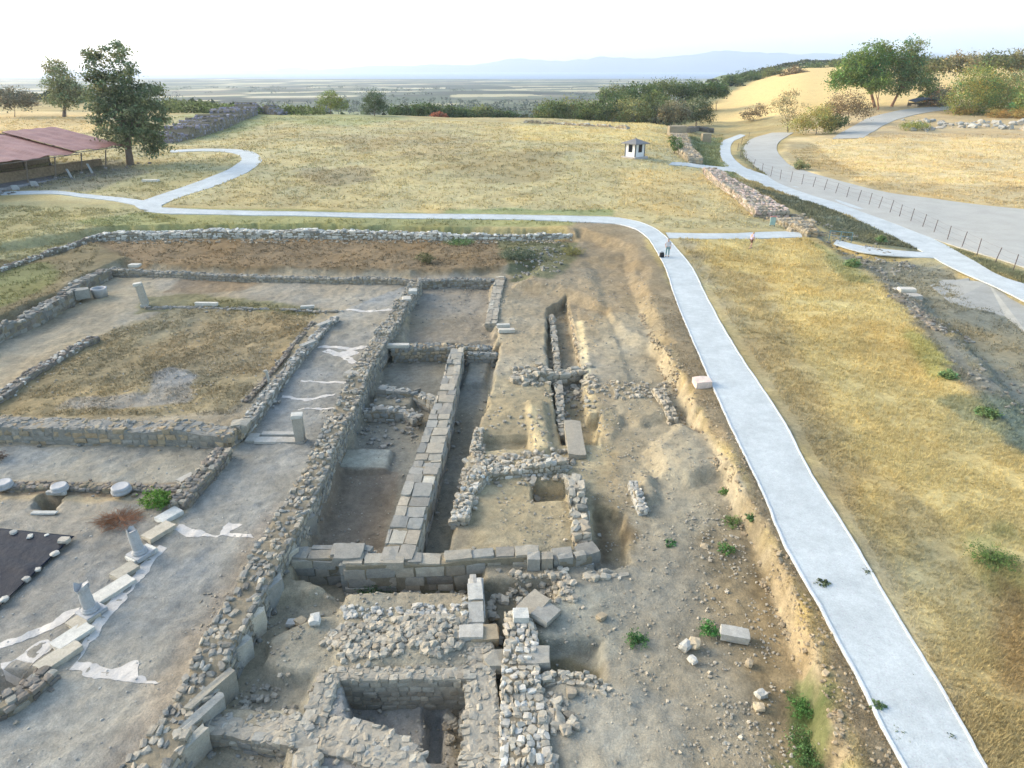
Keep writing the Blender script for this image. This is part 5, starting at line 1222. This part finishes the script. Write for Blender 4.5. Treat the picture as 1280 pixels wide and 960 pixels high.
# ------------------------------------------------------------ long open shelter with red sheet roof
def redroof():
    m,t,b=new_mat('red_sheet');L=t.links
    n=nd(t,'ShaderNodeTexNoise');n.inputs['Scale'].default_value=.6;n.inputs['Detail'].default_value=5
    r=nd(t,'ShaderNodeValToRGB');r.color_ramp.elements[0].color=(.19,.07,.05,1);r.color_ramp.elements[1].color=(.29,.13,.095,1);r.color_ramp.elements[0].position=.35;r.color_ramp.elements[1].position=.7
    g=nd(t,'ShaderNodeNewGeometry');L.new(g.outputs['Position'],n.inputs['Vector']);L.new(n.outputs['Fac'],r.inputs[0]);L.new(r.outputs[0],b.inputs['Base Color']);b.inputs['Roughness'].default_value=.55
    return m
RED=redroof()
def shelter():
    q=G(147,207.5);p=G(27,232);x1,y1=q[0],q[1];x0,y0=p[0],p[1]
    L=math.dist((x0,y0),(x1,y1));d=np.array([(x1-x0)/L,(y1-y0)/L]);nrm=np.array([-d[1],d[0]])   # nrm: to the left, into the building
    z0=gz(x0,y0)-.1
    e=empty('shelter',(x0,y0,z0));tag(e,'long open shelter with sagging rust red sheet roof on slanting posts','shelter')
    W=lambda s,w,z:(d[0]*s+nrm[0]*w,d[1]*s+nrm[1]*w,z)
    def roof(name,s0,s1,ze,zr,we,wr,lab=None):
        m=MB();n=int((s1-s0)/.35);vs=[];T=[]
        rows=8
        for i in range(n*2+1):
            s=s0+(s1-s0)*i/(n*2);c=.045 if i%2 else 0
            for k in range(rows+1):
                t=k/rows;sag=-.10*math.sin(s*1.1)*(1-t)-.05*math.sin(s*2.7+t*3)
                T.append(W(s,we+(wr-we)*t,ze+(zr-ze)*t+c+sag))
            vs
        fs=[];R=rows+1
        for i in range(n*2):
            for k in range(rows):fs.append((i*R+k,(i+1)*R+k,(i+1)*R+k+1,i*R+k+1))
        B=[(a,b,c-.05) for a,b,c in T];N=len(T)
        m.add(T+B,fs+[tuple(N+j for j in f[::-1]) for f in fs]+[(k,k+1,N+k+1,N+k) for k in range(rows)])
        o=m.build(name,RED,e)
        if lab:tag(o,lab)
        m=MB()
        for t in(0,.33,.66,1):
            a=W(s0,we+(wr-we)*t,ze+(zr-ze)*t-.2);b=W(s1,we+(wr-we)*t,ze+(zr-ze)*t-.2);m.tube(a,b,.06,.06,4)
        m.build('purlin',WOODM,o)
    roof('roof',-26,9.5,3.55,5.9,-1.2,11.5,'faded pinkish red roof section, nearer and slightly lower')
    roof('roof',8.6,L+.8,3.85,6.3,-1.6,11.5,'deeper red roof section, farther and slightly higher')
    roof('roof',-26,L+.8,3.5,6.0,24,11.52,'rear slope of the red roof')
    s=-22
    while s<L+1:
        for w in(.0,11.0,22.5):
            zt=3.4 if w!=11 else 5.6
            gx,gy=x0+d[0]*s+nrm[0]*w,y0+d[1]*s+nrm[1]*w;zb=gz(gx,gy)-z0-.1
            lean=.55 if w==0 else 0
            a=np.array(W(s,w,zb));b=np.array(W(s,w-(-.9 if w==0 else 0)*-1 if w==0 else w,zt))
            m=MB();m.tube(a,b,.11,.09,6);po=m.build('post',WOODM,e)
            m=MB();m.box(tuple(a+np.array([0,0,.15])),(.35,.35,.35));m.build('footing',CONCM,po)
        s+=4.6
    m=MB()
    for w,h in((3.2,.9),(14,1.2),(23.5,2.2)):
        a=W(-25,w,h/2);b=W(L,w,h/2);c=((a[0]+b[0])/2,(a[1]+b[1])/2,h/2+.3)
        m.box(c,(L+25,.5,h+1.0),math.atan2(d[1],d[0]))
    m.build('inner_wall',surf('adobe',col=tuple(np.array(srgb(170,148,118))*.6),scales=((.3,.25),(1.5,.2)),bump=.5,bscale=.2),e)
    m=MB();a=W(-25,-1.0,.02);b=W(L,24,.02);m.box(((W(-25,11.5,0)[0]+W(L,11.5,0)[0])/2,(W(-25,11.5,0)[1]+W(L,11.5,0)[1])/2,.1),(L+25,25,.5),math.atan2(d[1],d[0]))
    m.build('floor_slab',surf('shelter_floor',col=(.26,.25,.24),scales=((.4,.2),(3,.15)),bump=.3),e)
    # finds set along its front
    for i,(s,w,h,r,l) in enumerate([(6.6,-1.6,1.3,.2,'leaning white pillar stub in front of the shelter, left of two'),(10.4,-1.6,1.5,.2,'leaning white pillar stub in front of the shelter, right of two'),(-2.6,-2.0,.7,.35,'white slab propped at the shelter front, nearer the picture edge'),(.2,-2.1,.7,.35,'white slab propped at the shelter front, second from the edge')]):
        gx,gy=x0+d[0]*s+nrm[0]*w,y0+d[1]*s+nrm[1]*w;m=MB();m.box((0,0,h/2),(r*1.6 if r<.3 else .9,r*1.4 if r<.3 else .3,h),.4,(-.25,0),.85);o=m.build('marble_stub',marble,bevel=.03);o.location=(gx,gy,gz(gx,gy)-.05);tag(o,l,'marble stub')
    s=Stones()
    for i in range(70):
        t=random.uniform(-8,L+4);w=-random.uniform(1.4,4);gx,gy=x0+d[0]*t+nrm[0]*w,y0+d[1]*t+nrm[1]*w;r=random.uniform(.12,.4);s.add((gx,gy,gz(gx,gy)+r*.2),(r*1.3,r,r*.7),random.uniform(0,3),(0,0),.45,.12,DARKST*1.2)
    tag(s.build('loose_rubble',M['stone']),kind='stuff')
shelter()
# dark covered pit on the hill
def cover():
    x,y,z=G(1155,133);e=empty('cover',(x,y,z-.1));tag(e,'low black cover on short posts over a pit beyond the road','cover')
    m=MB();w,dp=9,5;n=12;v=[]
    for k in(0,1):
        for i in range(n+1):
            u=i/n;v.append((-w/2+w*u,-dp/2,1.5+.8*math.sin(u*math.pi*.9)-k*.1))
        for i in range(n+1):
            u=i/n;v.append((-w/2+w*u,dp/2,1.9+.9*math.sin(u*math.pi*.9)-k*.1))
    R=n+1;f=[(i,i+1,R+i+1,R+i) for i in range(n)];m.add(v,f+[tuple(2*R+j for j in q[::-1]) for q in f]+[(i,2*R+i,2*R+i+1,i+1) for i in range(n)])
    m.build('sheet',tarpm,e)
    for u in(-4.2,0,4.2):
        for vv in(-2.3,2.3):
            m=MB();m.tube((u,vv,-.3),(u,vv,1.6+.6*(u==0)),.1,.1,6);m.build('post',WOODM,e)
    m=MB();m.box((0,2.2,.5),(9,.3,1.4));m.box((-3.2,0,.3),(.4,4,1.0));m.build('pit_wall',surf('pitw',col=tuple(LIME*.8)),e)
cover()
# ------------------------------------------------------------ wire fence along the road
FP=[(1290,350),(1266,339),(1243,329),(1221,319),(1202,309),(1184,300),(1167,291),(1153,284),(1138,277),(1124,271),(1112,266),(1098,260.5),(1086,256),(1072,252),(1058,247),(1044,242),(1030,238),(1016,234),(1002,231),(988,228),(975,225),(963,221),(952,216),(941,210),(931,203),(925,196),(922,188),(926,180),(936,172)]
def fence():
    W=[G(*p) for p in FP];x,y,z=W[0];e=empty('wire_fence',(x,y,z));tag(e,'rusty post and wire fence between the white path and the road','fence')
    rust=paintm('rusty_post',(.11,.085,.075),.8);tops=[]
    for i,w in enumerate(W):
        b=np.array(w)-np.array(W[0]);h=1.55*random.uniform(.93,1.07);t=b+np.array([random.gauss(.16,.08),random.gauss(0,.08),h]);b[2]-=.2
        m=MB();m.tube(b,t,.045,.04,5);m.build('post',rust,e);tops.append((b+np.array([0,0,.2]),t))
    m=MB()
    for f in(.3,.62,.95):
        for (b0,t0),(b1,t1) in zip(tops[:-1],tops[1:]):
            a=b0+(t0-b0)*f;c=b1+(t1-b1)*f;mid=(a+c)/2-np.array([0,0,.03]);m.tube(a,mid,.006,.006,3,False);m.tube(mid,c,.006,.006,3,False)
    m.build('wire',rust,e)
fence()
# small pieces along the branch path
def marker():
    x,y,z=G(965,283);e=empty('marker_board',(x,y,z));tag(e,'small pale green marker board with reddish top on the turf near the fallen wall end','marker board')
    m=MB();m.box((0,0,.62),(.62,.12,.9));m.build('panel',paintm('pale_green',(.30,.42,.36)),e,bevel=.02)
    m=MB();m.box((0,0,1.13),(.66,.2,.12));m.build('top_rail',paintm('pale_red',(.45,.22,.18)),e)
    for s in(-.25,.25):m=MB();m.box((s,0,.1),(.07,.07,.3));m.build('leg',DFRAME,e)
marker()
def rail(px,py,n,label):
    x,y,z=G(px,py);e=empty('railing',(x,y,z),-.5);tag(e,label,'railing');g=paintm('teal_paint',(.10,.18,.19))
    for i in range(n):
        m=MB();m.tube((i*1.1,0,-.1),(i*1.1,0,1.05),.045,.045,6);m.build('post',g,e)
    m=MB();m.tube((0,0,1.0),((n-1)*1.1,0,1.0),.04,.04,6);m.tube((0,0,.55),((n-1)*1.1,0,.55),.03,.03,6);m.build('handrail',g,e)
rail(1036,300,3,'short teal railing at the gap in the rubble bank where the branch path starts')
# ------------------------------------------------------------ people
def skin_obj(name,nodes,edges,mat,parent,sub=2):
    me=bpy.data.meshes.new(name);me.from_pydata([n[:3] for n in nodes],edges,[]);me.update();me.materials.append(mat)
    o=link(name,me,parent);sk=o.modifiers.new('skin','SKIN');
    for v,n in zip(me.skin_vertices[0].data,nodes):
        v.radius=(n[3],n[4] if len(n)>4 else n[3]);v.use_root=False
    me.skin_vertices[0].data[0].use_root=True
    s=o.modifiers.new('sub','SUBSURF');s.levels=sub;s.render_levels=sub;sk.use_smooth_shade=True
    return o
def person(label,px,py,yaw,skinc,shirtc,trousc,hairc,pose,z=None,shorts=False,cap=None):
    x,y,z_=G(px,py);z=z_ if z is None else z
    root=empty('person',(x,y,z+.02),yaw);tag(root,label,'person')
    sk=paintm('skin_%d'%px,skinc,.6,bump=0);sh=paintm('shirt_%d'%px,shirtc,.85,bump=.2);trm=paintm('trousers_%d'%px,trousc,.85,bump=.2);hr=paintm('hair_%d'%px,hairc,.7,bump=.3)
    J=pose  # joint positions
    N=[];E=[]
    def n(p,r,r2=None):N.append((*p,r,r2 or r));return len(N)-1
    pel=n(J['pelvis'],.14,.11);ab=n(J['belly'],.13,.10);ch=n(J['chest'],.16,.11);nk=n(J['neck'],.055);hb=n(J['chin'],.075);hd=n(J['head'],.10,.11);ht=n(J['crown'],.07)
    E+=[(pel,ab),(ab,ch),(ch,nk),(nk,hb),(hb,hd),(hd,ht)]
    for s in 'lr':
        a=n(J['sh'+s],.06);b=n(J['el'+s],.042);c=n(J['wr'+s],.028);E+=[(ch,a),(a,b),(b,c)]
        w=np.array(J['wr'+s]);f=w-np.array(J['el'+s]);f/=np.linalg.norm(f);pm=n(tuple(w+f*.06),.032,.018);E+=[(c,pm)]
        side=np.cross(f,(0,1,.2));side/=np.linalg.norm(side)
        for k,(o_,l) in enumerate(((-.03,.06),(-.01,.075),(.01,.07),(.03,.055))):
            b0=w+f*.09+side*o_;q=n(tuple(b0),.010);q2=n(tuple(b0+f*l*.6),.009);q3=n(tuple(b0+f*l+np.array([0,.02,-.01])),.007);E+=[(pm,q),(q,q2),(q2,q3)]
        t0=w+f*.03+side*-.045;q=n(tuple(t0),.011);q2=n(tuple(t0+f*.04+side*-.012),.009);E+=[(c,q),(q,q2)]
        h=n(J['hip'+s],.085);k=n(J['kn'+s],.058);an=n(J['an'+s],.04);he=n(tuple(np.array(J['an'+s])+np.array([0,-.02,-.05])),.04);to=n(tuple(np.array(J['an'+s])+np.array([0,.16,-.06])),.035,.028)
        E+=[(pel,h),(h,k),(k,an),(an,he),(he,to)]
    skin_obj('body',N,E,sk,root)
    # clothing over the body
    N=[];E=[];pel=n(J['belly'],.15,.115);ch=n(J['chest'],.18,.125);nk=n(tuple(np.array(J['chest'])*.45+np.array(J['neck'])*.55),.09);hm=n(tuple(np.array(J['pelvis'])+np.array([0,0,.02])),.16,.125);E+=[(hm,pel),(pel,ch),(ch,nk)]
    N[0],N[3]=N[0],N[3]
    for s in 'lr':
        a=n(J['sh'+s],.075);b=n(tuple(np.array(J['sh'+s])*.25+np.array(J['el'+s])*.75),.06);E+=[(ch,a),(a,b)]
    skin_obj('shirt',N,E,sh,root)
    N=[];E=[];pel=n(J['pelvis'],.155,.125)
    for s in 'lr':
        h=n(J['hip'+s],.10);kk=np.array(J['kn'+s]);E+=[(pel,h)]
        if shorts:
            k=n(tuple(kk*.85+np.array(J['hip'+s])*.15),.085);E+=[(h,k)]
        else:
            k=n(tuple(kk),.075);an=n(tuple(np.array(J['an'+s])+np.array([0,0,.05])),.06);E+=[(h,k),(k,an)]
    skin_obj('shorts' if shorts else 'trousers',N,E,trm,root)
    N=[];E=[];c=np.array(J['head']);cr=np.array(J['crown'])
    a=n(tuple(c+np.array([0,-.035,.03])),.112,.115);b=n(tuple(cr+np.array([0,-.01,.02])),.085);E+=[(a,b)];skin_obj('hair' if not cap else 'cap',N,E,hr,root)
    if cap:
        m=MB();m.box(tuple(c+np.array([0,.12,.06])),(.16,.12,.02));m.build('cap_brim',hr,root)
    # face
    m=MB();f=c+np.array([0,.105,-.01]);m.tube(f,f+np.array([0,.03,-.02]),.012,.018,6);m.build('nose',sk,root)
    for s in(-.035,.035):m=MB();m.tube(c+np.array([s,.098,.015]),c+np.array([s,.108,.015]),.012,.010,8);m.build('eye',paintm('eye',(.02,.02,.02)),root)
    for s in 'lr':
        m=MB();a=np.array(J['an'+s]);m.box(tuple(a+np.array([0,.05,-.075])),(.10,.28,.07),0,(0,0),.85);m.build('shoe',DFRAME,root,bevel=.02)
    return root
stand=dict(pelvis=(0,0,.95),belly=(0,.01,1.1),chest=(0,.0,1.32),neck=(0,.01,1.48),chin=(0,.03,1.53),head=(0,.03,1.61),crown=(0,.02,1.70),
 shl=(-.19,0,1.40),ell=(-.25,-.02,1.14),wrl=(-.24,.1,.92),shr=(.19,0,1.40),elr=(.27,.02,1.15),wrr=(.20,.2,1.02),hipl=(-.1,0,.88),knl=(-.11,.03,.5),anl=(-.12,0,.11),hipr=(.1,0,.88),knr=(.12,.04,.5),anr=(.14,.02,.11))
person('person in grey top and teal trousers standing on the walkway beside a black bag',834,321,math.radians(160),(.42,.26,.18),(.42,.43,.44),(.16,.26,.25),(.02,.015,.012),stand)
walk=dict(stand);walk.update(chest=(0,.06,1.31),neck=(0,.10,1.46),chin=(0,.14,1.50),head=(0,.16,1.57),crown=(0,.17,1.66),shl=(-.19,.06,1.39),ell=(-.24,.22,1.18),wrl=(-.14,.40,1.10),shr=(.19,.05,1.39),elr=(.27,-.08,1.16),wrr=(.3,.02,.92),knl=(-.1,.2,.52),anl=(-.11,.18,.11),knr=(.1,-.02,.5),anr=(.11,-.26,.13))
person('person in yellowish cap, lilac shirt and brown shorts walking beside the branch path',938,311,math.radians(-60),(.45,.28,.19),(.42,.38,.52),(.16,.10,.07),(.45,.36,.16),walk,shorts=True,cap=True)
def bag():
    x,y,z=G(827,322);e=empty('bag',(x,y,z+.02));tag(e,'black bag set down on the left edge of the white walkway','bag');bl=paintm('black_bag',(.012,.012,.014),.6,bump=.2)
    m=MB();m.box((0,0,.24),(.46,.3,.48),.3,(0,0),.85);m.build('bag_body',bl,e,bevel=.07)
    m=MB()
    for i in range(8):
        a=math.pi*i/8;b=math.pi*(i+1)/8;m.tube((.12*math.cos(a),0,.47+.1*math.sin(a)),(.12*math.cos(b),0,.47+.1*math.sin(b)),.015,.015,5)
    m.build('handle',bl,e)
bag()
# ------------------------------------------------------------ sea and far coast
def sea():
    mt=surf('sea_water',col=(.06,.12,.20),scales=((400,.1),),bump=0,rough=.5,spec=.4)
    m=MB();n=80;v=[];y0=4650
    for i in range(n+1):
        x=-7000+14000*i/n;v.append((x,y0+float(fbm([x],[1.0],1800,3,3)[0])*350,-43.2))
    for i in range(n+1):v.append((-7000+14000*i/n,11200,-43.2))
    m.add(v,[(i,i+1,n+2+i,n+1+i) for i in range(n)])
    tag(m.build('sea',mt),kind='structure')
sea()
def coast():
    n=260;rows=[(0,0),(500,.55),(900,1.0),(1250,.7)];V=[];X=np.linspace(-6900,6900,n)
    right=sstep((X+3500)/7500)
    hgt=55+ (right*200)*(1+.25*fbm(X,X*0,2200,4,4))+40*fbm(X,X*0,700,9,4);hgt=np.maximum(hgt,8)
    for dy,f in rows:V.append(np.stack([X,11000+dy+0*X+fbm(X,X*0+dy,900,2,2)*60,-44+hgt*f*(1+.1*fbm(X,X*0+dy*.3,300,7,3))],1))
    V=np.concatenate(V);i=(np.arange(3)[:,None]*n+np.arange(n-1)[None]).ravel();Q=np.stack([i,i+1,i+n+1,i+n],1)
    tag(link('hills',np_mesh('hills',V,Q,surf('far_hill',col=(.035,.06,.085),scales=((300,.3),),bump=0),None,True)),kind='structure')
coast()
build_ground()
NAMES={'main':'path','loop':'path','west':'path','east':'path','link':'path','track':'path','spur':'path','road':'road','farroad':'road'}
for i,(k,(a,b)) in enumerate(PATHW.items()):
    strip(NAMES[k],a,b,.03+.004*i,M['road'] if 'road' in k else M['gravel'])
for k in('main','loop'):
    for s_ in(0,1):
        A_=np.array(PATHW[k][s_]);B_=np.array(PATHW[k][1-s_])
        n_=400;R_=resample(A_,n_);T_=np.gradient(R_,axis=0);T_/=np.linalg.norm(T_,axis=1,keepdims=True)+1e-9;N_=np.stack([-T_[:,1],T_[:,0]],1)
        if (resample(B_,n_)-R_)[n_//2]@N_[n_//2]<0:N_=-N_
        if k=='loop':continue
        strip('kerb',[tuple(q) for q in R_-N_*.03],[tuple(q) for q in R_+N_*.05],.065,M['kerb'],thick=.12,n=400,m=1)
haze()
